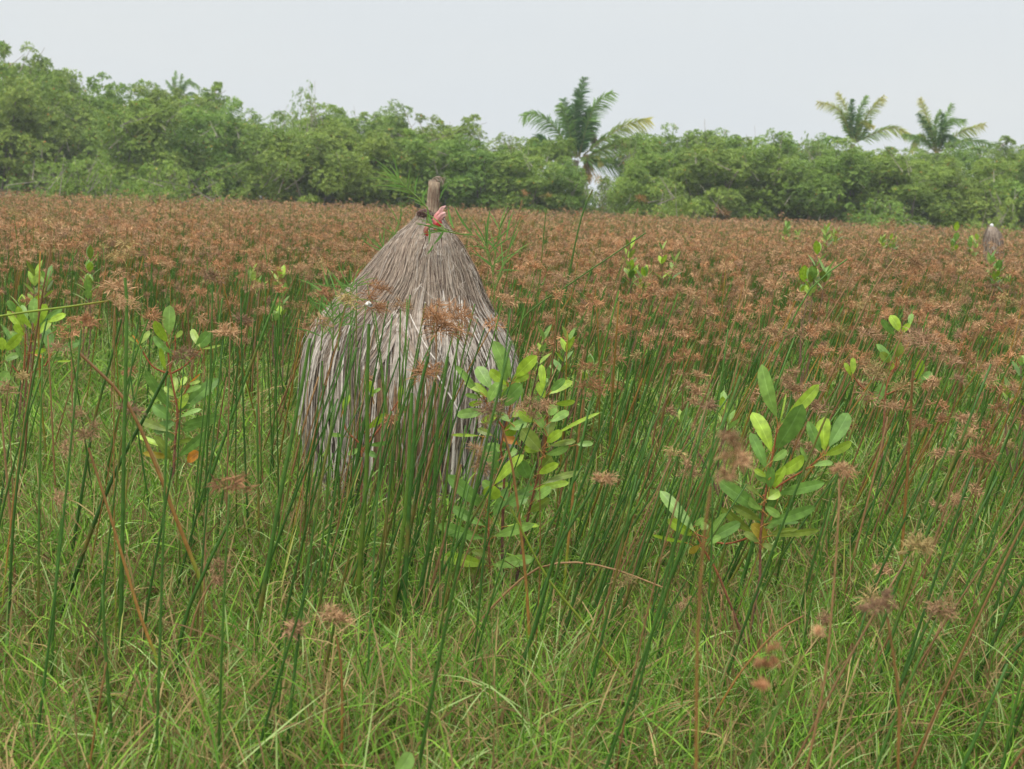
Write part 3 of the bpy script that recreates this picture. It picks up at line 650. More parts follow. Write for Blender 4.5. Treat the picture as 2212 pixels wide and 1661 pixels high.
sapling('bushy mangrove sapling with dark stems and bright leaves, right of the cone', 3.9,
  [[(305,1750),(300,1380),(295,1180),(295,1010)],[(375,1750),(375,1200),(385,850),(365,700),(420,480),(430,330)],[(470,1400),(525,1100),(560,950),(620,720),(640,450)]],
  [(420,310,325,92,80,'G1'),(450,300,575,178,75,'Y'),(440,330,530,285,45,'Y'),(415,345,300,260,60,'Y'),(400,380,320,290,60,'L'),(375,470,490,340,90,'G2'),
   (370,460,440,350,70,'Y'),(310,370,230,240,80,'G1'),(250,390,155,335,35,'L'),(245,410,100,230,40,'G1'),(255,420,160,400,30,'G1'),(270,440,180,460,35,'Y'),
   (300,500,110,520,60,'G1'),(615,370,600,228,45,'Y'),(620,425,580,330,50,'Y'),(640,400,780,325,50,'Y'),(650,385,740,310,45,'G2'),(680,455,795,440,35,'Y'),
   (640,655,650,540,75,'O'),(670,640,940,505,22,'Y'),(645,700,800,670,35,'O'),(800,690,900,685,35,'G1'),(625,750,760,700,45,'G1'),(600,730,480,600,90,'O'),
   (600,820,660,760,75,'O'),(600,720,500,710,50,'Y'),(320,640,230,600,40,'O'),(465,690,380,640,60,'OR'),(345,830,270,700,90,'G2'),(330,920,500,750,60,'Y'),
   (340,930,415,920,35,'Y'),(295,1010,330,930,105,'Y'),(270,1060,55,865,85,'G2'),(270,1160,80,1050,60,'G2'),(270,1235,5,1155,75,'G2'),(310,1080,590,920,60,'G2'),
   (320,1110,400,940,60,'G2'),(330,1220,560,1150,60,'G1'),(400,1160,590,1160,30,'Y'),(295,1325,200,1310,40,'O'),(280,1385,15,1335,75,'Y'),(280,1450,150,1385,45,'O'),
   (320,1390,560,1350,70,'G1'),(530,1080,650,1000,50,'O'),(600,920,830,850,40,'O'),(560,950,760,910,45,'Y'),(530,890,480,780,80,'G2'),(380,1540,480,1520,60,'Y'),
   (250,640,80,635,20,'Y'),(430,530,500,490,50,'L'),(420,560,330,500,50,'G1'),(640,470,560,420,60,'G2'),(640,520,690,470,60,'G1'),(440,560,400,640,70,'Y'),(380,760,460,720,50,'G1'),(370,860,300,790,70,'G2'),
   (400,330,350,200,50,'G1'),(430,360,500,250,45,'L'),(300,420,200,340,55,'Y'),(290,450,360,330,60,'G1'),(350,520,250,560,50,'Y'),(410,600,520,560,60,'G1'),(560,560,470,500,60,'Y'),(620,600,560,500,60,'G1'),
   (650,560,760,500,50,'G1'),(630,680,720,610,55,'Y'),(400,820,480,860,60,'G1'),(360,980,260,900,60,'G1'),(410,1040,520,1000,60,'G2'),(560,1010,660,940,55,'G1'),(390,720,280,700,55,'G1'),(580,860,700,800,50,'Y')],
  .3739, (945, 702), [[(385,600),(300,480),(260,400)]], bark=(.07,.05,.045))
sapling('mangrove sapling with long narrow upright leaves and a side shoot, right of centre', 3.35,
  [[(700,2300),(770,1900),(815,1660),(810,1450),(835,1200),(870,950),(905,780),(945,550)],[(640,2000),(500,1650),(400,1480),(340,1350)]],
  [(935,500,825,105,105,'G1'),(980,535,1248,255,90,'Y'),(955,550,1005,320,16,'Y'),(895,750,755,460,110,'Y'),(925,740,1125,400,140,'G2'),(1260,760,1165,525,75,'G2'),
   (1290,745,1290,495,115,'Y'),(1320,715,1465,465,115,'G2'),(1280,780,1490,680,70,'Y'),(1205,855,1350,830,45,'G1'),(1180,850,1110,715,30,'G1'),(915,920,1140,790,95,'Y'),
   (900,1030,1000,860,70,'Y'),(860,880,740,610,80,'G2'),(880,1030,900,860,70,'G2'),(945,1060,1290,980,85,'G2'),(860,1100,955,1040,90,'Y'),(820,1080,690,985,35,'O'),
   (820,1190,500,960,110,'G2'),(820,1260,610,1150,70,'O'),(860,1280,1220,1160,85,'G2'),(870,1195,930,1080,60,'G2'),(770,1360,525,1160,70,'O'),(860,1400,750,1285,95,'YO'),
   (880,1350,1090,1320,40,'O'),(880,1370,1250,1330,50,'O'),(880,1280,1100,1270,35,'G2'),(330,1340,75,1040,95,'G1'),(325,1370,130,1250,90,'Y'),(270,1420,20,1365,30,'Y'),
   (410,1410,670,1270,90,'G2'),(400,1430,525,1380,60,'G1'),(360,1440,290,1500,50,'YO'),(330,1300,400,1240,45,'G1'),(370,1320,430,1290,60,'G1'),(1285,745,1385,590,14,'Y'),(830,1180,700,1080,60,'G1'),(845,1150,960,1230,60,'G1'),(880,980,780,900,60,'G1'),(830,1300,720,1380,60,'Y'),(850,1320,960,1250,50,'G1'),
   (800,1420,690,1350,55,'O'),(820,1430,930,1480,50,'O'),(900,820,1010,740,60,'G1'),(870,940,770,880,45,'Y'),(430,1380,560,1200,55,'G1')],
  .2926, (1404, 756), [[(835,1080),(1000,970),(1180,860),(1270,770)],[(820,1350),(560,1430),(340,1360)]], bark=(.09,.075,.065))
sapling('mangrove sapling crowding the left edge with bright clustered leaves', 5.6,
  [[(130,1850),(150,1640),(175,1300),(205,1000),(210,800)],[(190,1500),(240,1000),(265,800)]],
  [(280,720,290,500,85,'G1'),(290,740,385,550,90,'Y'),(310,750,520,585,60,'G2'),(190,740,145,570,60,'Y'),(130,620,60,525,60,'G2'),(190,770,60,610,50,'Y'),
   (265,760,170,630,45,'Y'),(200,870,80,780,50,'O'),(410,960,370,740,90,'G2'),(450,960,675,860,60,'G2'),(400,700,550,640,55,'Y'),(430,790,575,720,60,'G1'),
   (40,1020,160,970,60,'G1'),(20,940,20,830,80,'Y'),(50,940,180,800,80,'Y'),(250,960,385,925,40,'Y'),(265,960,370,1000,25,'OR'),(420,1000,520,1000,25,'G2'),
   (-90,1280,75,1115,110,'G1'),(150,850,100,790,50,'G1'),(205,1060,20,730,45,'G2'),(470,1030,590,1025,20,'Y'),(280,860,360,870,40,'O'),(230,700,180,560,50,'G1'),(330,800,420,690,60,'Y'),(200,820,120,720,60,'Y')],
  .26, (0, 513), [[(200,1170),(300,1100),(380,1060)],[(190,1170),(140,1110),(100,1060)],[(380,1060),(420,980),(430,900)]], bark=(.17,.14,.12))
sapling('mangrove sapling half hidden by sedge near the right edge, with a yellow top leaf', 5.0,
  [[(1380,800),(1400,500),(1450,400),(1480,220)]],
  [(1480,190,1420,90,55,'Y'),(1490,190,1540,140,35,'Y'),(1540,150,1550,80,32,'G1'),(1450,210,1370,110,40,'G2'),(1460,340,1480,250,60,'O'),(1440,370,1340,260,40,'G2'),
   (1420,370,1360,310,50,'O'),(1400,410,1450,380,30,'Y'),(1580,470,1600,350,50,'Y'),(1600,470,1670,430,45,'G2'),(1200,440,1200,340,35,'Y'),(1190,450,1150,370,30,'Y'),
   (1300,640,1385,490,60,'G2'),(1270,640,1240,560,40,'G1'),(1290,600,1330,560,35,'Y')],
  .3652, (1404, 648), [[(1400,560),(1520,500),(1590,450)],[(1390,600),(1260,520),(1195,440)]])
sapling('tiny mangrove seedling with thin pale leaves right in front of the cone', 4.3,
  [[(545,1150),(550,850),(550,700),(600,560)]],
  [(430,540,470,440,40,'Y'),(780,480,800,380,36,'Y'),(580,660,700,555,45,'Y'),(440,700,350,690,28,'G1'),(590,760,720,740,30,'G2'),(620,460,605,350,34,'Y'),(600,440,670,400,24,'G1'),(560,800,640,830,40,'G2'),(540,780,460,820,36,'G1')],
  .3418, (594, 702), [[(550,760),(450,660),(430,540)],[(550,800),(700,600),(780,480)]])
sapling('low mangrove seedling whose leaf tip pokes up at the bottom edge', 2.0,
  [[(430,2000),(420,1850),(440,1720)]],
  [(440,1720,545,1555,110,'G1'),(430,1740,330,1690,70,'Y'),(440,1760,540,1800,80,'G2'),(430,1800,340,1860,70,'G2')], .3418, (702, 1094))

def wild_sapling(label, u, vtop, y, nn=9, seed=1, size=1.0, bright=.5):
    """generic seedling: opposite pairs of leaves up a thin stem"""
    rg = np.random.default_rng(seed)
    top = P(u, vtop, y); lean = rg.normal(0, .08, 2)
    base = np.array([top[0] - lean[0], top[1] - lean[1], 0])
    root = thing('mangrove_sapling', base, label, 'sapling', 'mangrove saplings in the marsh')
    forks = 1 + int(rg.integers(1, 4))
    fol = MB()
    for k in range(forks):
        tp = top + (np.array([rg.normal(0, .11), rg.normal(0, .09), -rg.uniform(0, .2)]) if k else 0)
        z0 = top[2] * (.35 if k else 0)
        b = lerp(base, top, z0 / top[2]) if k else base
        pp = smooth_path(np.array([b, lerp(b, tp, .5) + [rg.normal(0, .02), 0, 0], tp]), 10)
        mb = MB(); mb.tubes(pp[None], np.linspace(.006, .003, 10)[None], np.array([[.16, .1, .06]]), 6)
        mb.build('stem' if k == 0 else 'branch', M_BARK, root, smooth=True)
        az0 = rg.random() * 6.28
        for i in range(max(3, nn - 3)):
            t = 1 - .34 * (i / nn)
            c = lerp(b, tp, t); az = az0 + i * math.pi / 2
            el = 1.15 - .9 * (i / nn)
            for s in (0, math.pi):
                d = np.array([math.cos(az + s) * math.cos(el), math.sin(az + s) * math.cos(el), math.sin(el)])
                L = size * rg.uniform(.065, .105); w = L * rg.uniform(.33, .45)
                cc = np.array(LC[rg.choice(['G1', 'G2', 'Y', 'L', 'Y', 'G1', 'O'])]) * rg.uniform(.85, 1.1)
                tt = np.linspace(0, 1, 6)
                p = c + d * (L * tt)[:, None]; p[:, 2] -= L * .12 * tt ** 2
                sd = unit(np.cross(d, [0, 0, 1.])); nm = np.cross(sd, d)
                fol.leaves(p[None], (w * np.array([.08, .75, 1, .95, .6, .04]))[None], sd[None], nm[None], cc[None])
    fol.build('foliage', M_LEAF, root, smooth=True)
WILD = [
 ('pale leaved mangrove sapling standing behind the left edge one, among brown heads', 195, 560, 7.6, 9, 1, 1.3),
 ('mangrove sapling with white backed leaf behind the left edge cluster', 75, 600, 7.0, 7, 11, 1.25),
 ('bright green sapling tuft in the brown field left of the cone', 545, 590, 8.6, 6, 2, 1.2),
 ('sapling peeping above the sedge just left of the cone shoulder', 610, 640, 7.6, 5, 12, 1.1),
 ('small sapling behind the cone on its right side', 1228, 740, 5.2, 7, 3, 1.0),
 ('light green seedling right of the middle sapling between stalks', 1175, 735, 5.6, 5, 13, .9),
 ('sapling with dark round leaves in the field under the palm', 1360, 540, 8.4, 7, 4, 1.2),
 ('twin leaved seedling just right of the one under the palm', 1430, 540, 8.8, 4, 5, 1.1),
 ('yellow leaved sapling in the brown field above the right sapling', 1765, 550, 7.2, 6, 6, 1.35),
 ('distant bright green bush in the field below the right trees', 1700, 494, 20, 8, 7, 1.7),
 ('wider distant green bush beside the one below the right trees', 1785, 497, 17, 9, 8, 1.8),
 ('distant green seedling left of the far straw cone', 2065, 500, 15, 8, 9, 1.5),
 ('leafy distant seedling right below the far straw cone', 2140, 560, 11, 8, 10, 1.3),
 ('distant green sapling beside the far cone by the right edge', 2110, 520, 16, 8, 14, 1.4),
 ('seedling tuft in the field behind the blurred near head', 1560, 885, 4.6, 6, 15, .9),
 ('small sapling at the right edge half way up', 2205, 790, 5.4, 6, 16, 1.0),
 ('distant sapling in the middle of the far right field', 1925, 520, 18, 8, 17, 1.5),
]
# dead brown stems standing round the foot of the right sapling
dg = np.random.default_rng(31)
for k_ in range(9):
    b = P(1615 + dg.uniform(-28, 28), 1430, 3.32 + dg.uniform(-.05, .08)); b[2] = 0
    tp = b + np.array([dg.normal(-.02, .07), dg.normal(0, .03), dg.uniform(.28, .5)])
    stalk_thing(np.array([b, lerp(b, tp, .5) + [dg.normal(0, .012), 0, 0], tp]), .0042, .0022, 'B', [], 'broken dead brown stem at the foot of the right sapling', 'dead stems at the foot of the right sapling', K=8, S=6)
for w in WILD: wild_sapling(*w[:3], w[3], w[4], w[5], w[6])

# ------------------------------------------------------------------ tall grass growing by the cone
def blade_px(mb, a, b, c, d, w, y, col=(.13, .26, .06), y2=None, bow=.05):
    B = P(a, b, y); T = P(c, d, y if y2 is None else y2)
    L = np.linalg.norm(T - B); t = np.linspace(0, 1, 6)
    n = unit(np.cross(T - B, [0, 1, 0]))
    p = lerp(B, T, t[:, None]) + n * (bow * L * np.sin(t * math.pi))[:, None]
    s = unit(np.cross(T - B, unit(B - CAM)))
    mb.strips(p[None], (w / F * y * np.array([.55, .9, 1, .85, .55, .05]))[None], s[None], np.array(col)[None] * rng.uniform(.8, 1.25))
def reed_grass(label, y, stems, blades, sc_, off, extra=0, group='tall grass growing round the straw cone', spread=None):
    def W(a, b): return off[0] + a * sc_, off[1] + b * sc_
    root = None; smb = MB(); lmb = MB()
    for s in stems:
        pts = np.array([P(*W(*q), y) for q in s]); 
        if root is None:
            g = to_ground(pts); root = thing('tall_grass', (g[0][0], g[0][1], 0), label, 'grass', group)
            pts = g
        pp = smooth_path(pts, 24)
        smb.tubes(pp[None], np.linspace(.0032, .0014, 24)[None], np.array([[.17, .25, .06]]), 5)
        for k in range(extra):
            t = rng.uniform(.15, .98); i = int(t * 22)
            b = pp[i]; d = unit(pp[i + 1] - pp[i]); r = unit(rng.normal(size=3) * np.array([1, .6, .7]) + d * 1.3 + np.array([0, 0, .5]))
            L = rng.uniform(.08, .2); tt = np.linspace(0, 1, 6)
            q = b + r * (L * tt)[:, None]; q[:, 2] -= L * .25 * tt ** 2
            lmb.strips(q[None], (.0048 * np.array([.6, 1, .95, .7, .45, .05]))[None], unit(np.cross(r, unit(b - CAM)))[None], (lerp(np.array([.10, .23, .05]), np.array([.2, .33, .08]), rng.random()))[None])
    for bl in blades:
        a, b = W(bl[0], bl[1]); c, d = W(bl[2], bl[3]); blade_px(lmb, a, b, c, d, bl[4] * sc_, y)
    smb.build('stems', M_GRASS, root, smooth=True); lmb.build('blades', M_GRASS, root)
reed_grass('long grass runner climbing from the right over the cone top with slender green blades', 4.75,
  [[(1800,2600),(1760,2000),(1740,1640),(1660,1370),(1550,1180),(1300,1060),(1000,970),(850,900),(690,860)],[(1300,1060),(1170,1040),(850,960),(600,885)],
   [(760,900),(780,700),(690,590),(600,490),(400,390),(210,290)],[(600,490),(440,350),(280,205)],[(1740,1640),(1650,1200),(1600,1000)],[(1740,1640),(1800,1200),(1850,900)],[(1760,1900),(1900,1500),(2000,1200)]],
  [(1160,970,1080,650,34),(1430,1050,1150,600,34),(850,940,770,640,36),(590,470,640,180,22),(690,560,800,340,22),(955,540,1095,285,22),(800,960,790,1210,30),(1010,1010,860,1210,38),
   (1300,1060,1480,1080,26),(860,1220,760,1360,26),(1660,1120,1710,660,30),(1600,1150,1450,950,24),(1680,1340,2100,1060,20),(1700,1300,2130,850,20),(1630,1140,1850,1360,26),(1940,1130,2050,700,26),
   (750,640,570,560,14),(740,620,720,540,14),(1750,1500,2200,1300,20),(1750,1550,1400,1200,20),(1780,1600,2150,1600,18)],
  .1465, (810, 351), extra=7)
reed_grass('bright fine grass tuft leaning over the left shoulder of the cone', 4.7,
  [[(745,1400),(745,900),(750,360),(740,60)],[(480,1300),(490,900),(440,450),(400,250)],[(300,1300),(380,800),(640,400),(800,300)],[(560,1300),(600,900),(700,560),(950,220)]],
  [(750,370,430,150,16),(750,370,560,0,14),(750,380,950,0,14),(750,380,1060,130,16),(745,400,500,240,14),(460,620,90,240,14),(480,640,140,560,14),(490,650,700,440,14),(640,680,960,620,14),
   (600,900,930,970,16),(640,760,880,900,16),(740,760,900,560,14),(600,880,740,500,14),(500,800,300,560,14),(250,400,100,240,12),(560,960,900,880,14)],
  .1463, (648, 567), extra=14)
reed_grass('wispy green grass tuft against the field left of the cone top', 5.6,
  [[(130,1700),(140,1300),(100,1150),(60,990)],[(140,1300),(300,1080),(390,830)]],
  [(135,1290,160,900,16),(135,1290,60,990,14),(140,1290,-60,1080,16),(135,1300,-160,1010,14),(180,1240,300,960,14),(200,1220,330,1000,14),(130,1310,-100,1200,14),(0,1260,-200,1100,14)],
  .1465, (810, 351), extra=8)

# ------------------------------------------------------------------ straw cone
CY = 5.1
def cone_builder(label, cy, prof, N_f, N_s, seed, strip_w=1.0, scale_c=1.0, full=True):
    """prof: rows v, left, right in picture pixels at distance cy"""
    rg = np.random.default_rng(seed)
    pv = np.array([q[0] for q in prof], float)
    zz = []; rr = []; cc = []
    for v, l, r in prof:
        a = P(l, v, cy); b = P(r, v, cy)
        zz.append((a[2] + b[2]) / 2); rr.append((b[0] - a[0]) / 2); cc.append((a[0] + b[0]) / 2)
    zz, rr, cc = map(np.array, (zz, rr, cc))
    if full: rr = np.maximum(rr - .017, .02)
    s = np.arange(len(pv)) / (len(pv) - 1)     # parameter down the cone
    def surf(t, th, off):
        z = np.interp(t, s, zz); r = np.interp(t, s, rr) + off; c = np.interp(t, s, cc)
        return np.stack([c + r * np.sin(th), cy - .9 * r * np.cos(th), z], -1)
    base = (cc[-1], cy, 0)
    root = thing('straw_cone', base, label, 'straw cone')
    # straw core, coloured near black to paint the shade in gaps between locks
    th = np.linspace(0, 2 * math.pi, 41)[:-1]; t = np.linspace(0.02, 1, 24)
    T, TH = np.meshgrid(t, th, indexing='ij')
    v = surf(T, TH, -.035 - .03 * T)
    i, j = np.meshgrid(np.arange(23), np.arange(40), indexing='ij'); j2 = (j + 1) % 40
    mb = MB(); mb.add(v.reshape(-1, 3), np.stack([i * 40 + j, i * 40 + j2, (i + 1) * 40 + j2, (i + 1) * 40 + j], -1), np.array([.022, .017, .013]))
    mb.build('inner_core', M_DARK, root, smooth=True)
    nl = 46
    lth = (np.arange(nl) + rg.uniform(-.3, .3, nl)) * 2 * math.pi / nl
    ltint = rg.uniform(-.6, 1.6, nl); loff = rg.normal(0, .017, nl); lend = rg.uniform(.84, 1.0, nl)
    def fibres(n, t0, t1, w, offs, cols, K, jit, wav=.02, lockpull=.93):
        mb = MB()
        lk = rg.integers(0, nl, n)
        a = rg.uniform(t0[0], t0[1], n); b = np.minimum(rg.uniform(t1[0], t1[1], n), lend[lk])
        th0 = lth[lk] + rg.normal(0, .08, n); thd = lth[lk] + (th0 - lth[lk]) * lockpull + rg.normal(0, jit, n)
        u = np.linspace(0, 1, K)[None]
        t = a[:, None] + (b - a)[:, None] * u
        th = lerp(th0[:, None], thd[:, None], u) + wav * np.sin(u * 5 + rg.random((n, 1)) * 6.28) + .12 * np.sin(3 * lth[lk])[:, None] * u * (1 - t)
        # big swirls of combed straw
        th = th + .13 * np.sin(t * 7 + 2 * np.sin(th0 * 2)[:, None]) * (1 - t) + .05 * np.sin(t * 13 + lk[:, None] * 2.4)
        off = offs + loff[lk][:, None] * (.3 + t) + rg.normal(0, .006, (n, 1)) + rg.normal(0, .003, (n, K))
        p = surf(t, th, off)
        tn = unit(p[:, -1] - p[:, 0]); rad = unit(np.stack([np.sin(th0), -np.cos(th0), .4 * np.ones(n)], -1))
        sd = unit(np.cross(tn, rad) + rg.normal(size=(n, 3)) * .35)
        k = rg.random((n, 1)); u2 = rg.random((n, 1))
        c = lerp(np.array(cols[0]), np.array(cols[1]), np.clip(k * .65 + .35 * ltint[lk][:, None], 0, 1)); c = np.where(u2 < .20, np.array(cols[2]), c)
        ww = w * rg.uniform(.5, 1.5, (n, 1)) * np.concatenate([np.ones((n, K - 1)), np.full((n, 1), .3)], 1)
        mb.strips(p, ww, sd, c * scale_c)
        return mb
    GREY = (.38, .325, .275); PALE = (.62, .56, .49); MIDB = (.31, .235, .18); DRK = (.13, .09, .07); LB = (.43, .345, .27)
    m1 = fibres(N_s, (.30, .62), (.8, 1.0), .0064 * strip_w, -.012, (GREY, PALE, DRK), 10, .03)
    m1.build('palm_strip_skirt', M_STRAW, root)
    if full:
        # separate hanging bunches, some slewed sideways
        mq = MB(); nb = 46; per = 34
        bt0 = rg.uniform(.30, .66, nb); bt1 = np.minimum(bt0 + rg.uniform(.22, .5, nb), 1.0); bth = rg.uniform(-2.0, 2.0, nb); bdr = rg.normal(0, .20, nb); bof = rg.uniform(.008, .034, nb)
        li = np.repeat(np.arange(nb), per); n = len(li); u = np.linspace(0, 1, 8)[None]
        t = bt0[li][:, None] + rg.normal(0, .02, (n, 1)) + (bt1 - bt0)[li][:, None] * u * rg.uniform(.8, 1.05, (n, 1))
        th = bth[li][:, None] + bdr[li][:, None] * u ** 1.5 + rg.normal(0, .025, (n, 1)) * (.4 + u) + .02 * np.sin(u * 6 + li[:, None])
        p = surf(np.clip(t, 0, 1), th, bof[li][:, None] * np.sin(np.clip(u * 2.2, 0, 1.57)) + rg.normal(0, .004, (n, 1)) + .012 * u ** 3)
        bc = rg.uniform(-.1, 1.1, nb)[li][:, None]
        mq.strips(p, .0052 * rg.uniform(.5, 1.5, (n, 1)) * np.array([.5, 1, 1, 1, 1, 1, .8, .3])[None], unit(np.stack([np.cos(th[:, 0]), np.sin(th[:, 0]), 0 * th[:, 0]], -1) + rg.normal(size=(n, 3)) * .4), lerp(np.array(MIDB), np.array(PALE), np.clip(bc + rg.normal(0, .2, (n, 1)), 0, 1)))
        mq.build('hanging_bunches', M_STRAW, root)
    m2 = fibres(N_f, (.02, .30), (.42, .85), .0026 * strip_w, .010, (MIDB, LB, DRK), 9, .04)
    m2b = fibres(N_f // 2, (.0, .12), (.25, .5), .0022 * strip_w, .016, (MIDB, LB, GREY), 7, .06, wav=.05)
    m2.v += m2b.v; m2.c += m2b.c; m2.f += [f + m2.n for f in m2b.f]; m2.n += m2b.n
    m2.build('combed_fibre_layer', M_STRAW, root)
    if full:
        # stray curly hairs
        mb = MB(); n = 420
        t = rg.uniform(.05, .75, n); th = rg.uniform(-1.7, 1.7, n)
        K = 9; u = np.linspace(0, 1, K)[None]
        tt = t[:, None] + rg.normal(0, .07, (n, 1)) * u + .02 * np.sin(u * rg.uniform(4, 9, (n, 1)) + rg.random((n, 1)) * 6)
        hh = th[:, None] + rg.normal(0, .22, (n, 1)) * u + .05 * np.cos(u * rg.uniform(4, 9, (n, 1)) + rg.random((n, 1)) * 6)
        p = surf(np.clip(tt, 0, 1), hh, .028 + .01 * np.sin(u * 3.1))
        mb.strips(p, np.full((n, K), .0014), unit(rg.normal(size=(n, 3))), lerp(np.array(MIDB), np.array(PALE), rg.random((n, 1))))
        mb.build('stray_fibres', M_STRAW, root)
        # loose hanging pale blades along the left shoulder and hem
        mb = MB(); n = 260
        t0 = rg.uniform(.45, .8, n); th = rg.uniform(-1.9, 1.9, n); u = np.linspace(0, 1, 6)[None]
        L = rg.uniform(.12, .35, n)
        p = surf(np.minimum(t0[:, None] + L[:, None] * u, 1), th[:, None] + rg.normal(0, .16, (n, 1)) * u, .022 + .012 * np.sin(u * 3) + rg.uniform(-.01, .05, (n, 1)) * u ** 2)
        p[:, :, 2] = np.maximum(p[:, :, 2], .03)
        mb.strips(p, np.full((n, 6), .007) * rg.uniform(.5, 1.4, (n, 1)), unit(np.stack([np.cos(th), np.sin(th), 0 * th], -1) + rg.normal(size=(n, 3)) * .3), lerp(np.array(GREY), np.array(PALE) * 1.05, rg.random((n, 1))))
        mb.build('loose_blades', M_STRAW, root)
    return root, surf, rg
PROF = [(458,915,944),(468,908,948),(484,893,956),(506,866,974),(522,850,986),(550,825,1000),(586,796,1019),(616,770,1031),(658,727,1050),(691,699,1072),(738,676,1097),(770,669,1106),(830,666,1109),(900,667,1104),(980,672,1092),(1060,680,1078),(1130,688,1068)]
root, surf, rg = cone_builder('tall bell shaped straw cone of grey palm fibre with a post on top', CY, PROF, 9000, 4300, 5)
# brown bundle showing low in the front
mb = MB(); n = 500; u = np.linspace(0, 1, 7)[None]
th = rg.normal(.02, .16, n); t0 = rg.uniform(.70, .78, n)
p = surf(t0[:, None] + (1 - t0)[:, None] * u, th[:, None] + rg.normal(0, .02, (n, 1)) * u, .03 + .012 * np.sin(u * 3) + rg.normal(0, .006, (n, 1)))
mb.strips(p, np.full((n, 7), .0028), unit(np.stack([np.ones(n), 0 * th, 0 * th], -1) + rg.normal(size=(n, 3)) * .3), lerp(np.array([.20, .12, .07]), np.array([.40, .26, .15]), rg.random((n, 1))))
o = mb.build('brown_bundle', M_STRAW, root); o['label'] = 'browner bundle of fibre hanging at the front'
# post
def ring_tube(mb, pts, radii, col, S=12, rg=rng, rough=.06):
    pts = np.asarray(pts, float); K = len(pts)
    t = unit(np.gradient(pts, axis=0)); a = unit(np.cross(t, [0, 1, 0.001])); b = np.cross(t, a)
    an = np.arange(S) * 2 * math.pi / S
    r = np.asarray(radii)[:, None] * (1 + rg.normal(0, rough, (1, S)) + rg.normal(0, rough * .4, (K, S)))
    v = pts[:, None] + (a[:, None] * np.cos(an)[None, :, None] + b[:, None] * np.sin(an)[None, :, None]) * r[..., None]
    i, j = np.meshgrid(np.arange(K - 1), np.arange(S), indexing='ij'); j2 = (j + 1) % S
    mb.add(v.reshape(-1, 3), np.stack([i * S + j, i * S + j2, (i + 1) * S + j2, (i + 1) * S + j], -1), np.array(col))
post = [P(932, 500, CY), P(933, 470, CY), P(934, 445, CY), P(936.5, 415, CY), P(938.5, 393, CY), P(938.5, 392, CY)]
k = CY / F
mb = MB(); ring_tube(mb, post, np.array([15, 14.5, 13, 11.8, 12.2, 1]) * k, (.34, .26, .185), 14)
mb.build('post', M_POST, root, smooth=False)
mb = MB()   # fibres running down the post and frayed tuft at its top
n = 150; th = rg.uniform(0, 6.28, n); u = np.linspace(0, 1, 6)[None]
top, bot = P(938.5, 393, CY), P(934, 462, CY)
ax = lerp(top, bot, u[0][:, None])
st_ = rg.uniform(0, .4, n)[:, None]; uu = np.clip(st_ + u * rg.uniform(.3, .7, (n, 1)), 0, 1)
cpt = lerp(top[None, None], bot[None, None], uu[..., None]); rad = lerp(12.6, 14, uu) * k
thv = th[:, None] + rg.normal(0, .25, (n, 1)) * u
p = cpt + np.stack([np.cos(thv) * rad, np.sin(thv) * rad, 0 * rad], -1)
mb.strips(p, np.full((n, 6), .0018), unit(np.stack([-np.sin(th), np.cos(th), 0 * th], -1)), lerp(np.array([.18, .10, .07]), np.array([.42, .33, .25]), rg.random((n, 1))))
mb.build('post_fibres', M_STRAW, root)
def tangle(mb, c, R, n, w, c0, c1, rg, K=9, squash=(1, 1, 1), spin=3.5):
    a = unit(rg.normal(size=(n, 3))); b = unit(np.cross(a, rg.normal(size=(n, 3))))
    u = np.linspace(0, 1, K)[None, :, None] * rg.uniform(1, spin, (n, 1, 1)) + rg.random((n, 1, 1)) * 6
    rr = R * rg.uniform(.55, 1.05, (n, 1, 1))
    p = (a[:, None] * np.cos(u) + b[:, None] * np.sin(u)) * rr * np.array(squash) + c
    mb.strips(p, np.full((n, K), w), unit(rg.normal(size=(n, 3))), lerp(np.array(c0), np.array(c1), rg.random((n, 1))))
mb = MB()
tangle(mb, P(937, 396, CY), 12 * k, 70, .0020, (.22, .15, .11), (.45, .36, .28), rg, squash=(1.1, 1, .8))
tangle(mb, P(948, 392, CY), 11 * k, 45, .0017, (.30, .23, .18), (.50, .42, .34), rg, squash=(1.2, 1, 1))
for q in ([(938,395),(935,385),(950,381),(955,390)],[(940,395),(942,383),(958,388),(958,398)],[(940,393),(950,388),(962,383),(955,400)]):
    pp = smooth_path(np.array([P(a, b, CY) for a, b in q]), 12); mb.tubes(pp[None], np.full((1, 12), .0012), np.array([[.38, .30, .22]]), 4)
o = mb.build('frayed_tuft', M_STRAW, root); o['label'] = 'frayed tuft of fibre on the post'
mb = MB()
tangle(mb, P(917, 462, CY - .03), 13 * k, 260, .0022, (.10, .055, .05), (.30, .20, .17), rg, squash=(1.25, 1, .8))
tangle(mb, P(938, 470, CY - .02), 16 * k, 160, .0020, (.17, .11, .09), (.36, .27, .2), rg, squash=(1.3, 1, .6))
n = 260; u = np.linspace(0, 1, 12)[None]; th = rng.uniform(-2.2, .6, n)[:, None] + u * rng.uniform(.8, 1.9, (n, 1))
tq = rng.uniform(.0, .17, (n, 1)) + .03 * u * rng.normal(size=(n, 1))
p = surf(np.clip(tq, 0, 1), th, .022 + rng.normal(0, .006, (n, 1)))
mb.strips(p, np.full((n, 12), .0018), unit(rng.normal(size=(n, 3))), lerp(np.array([.20, .14, .11]), np.array([.46, .38, .31]), rng.random((n, 1))))
o = mb.build('fibre_knot', M_STRAW, root); o['label'] = 'dark reddish knot of coarse fibre'
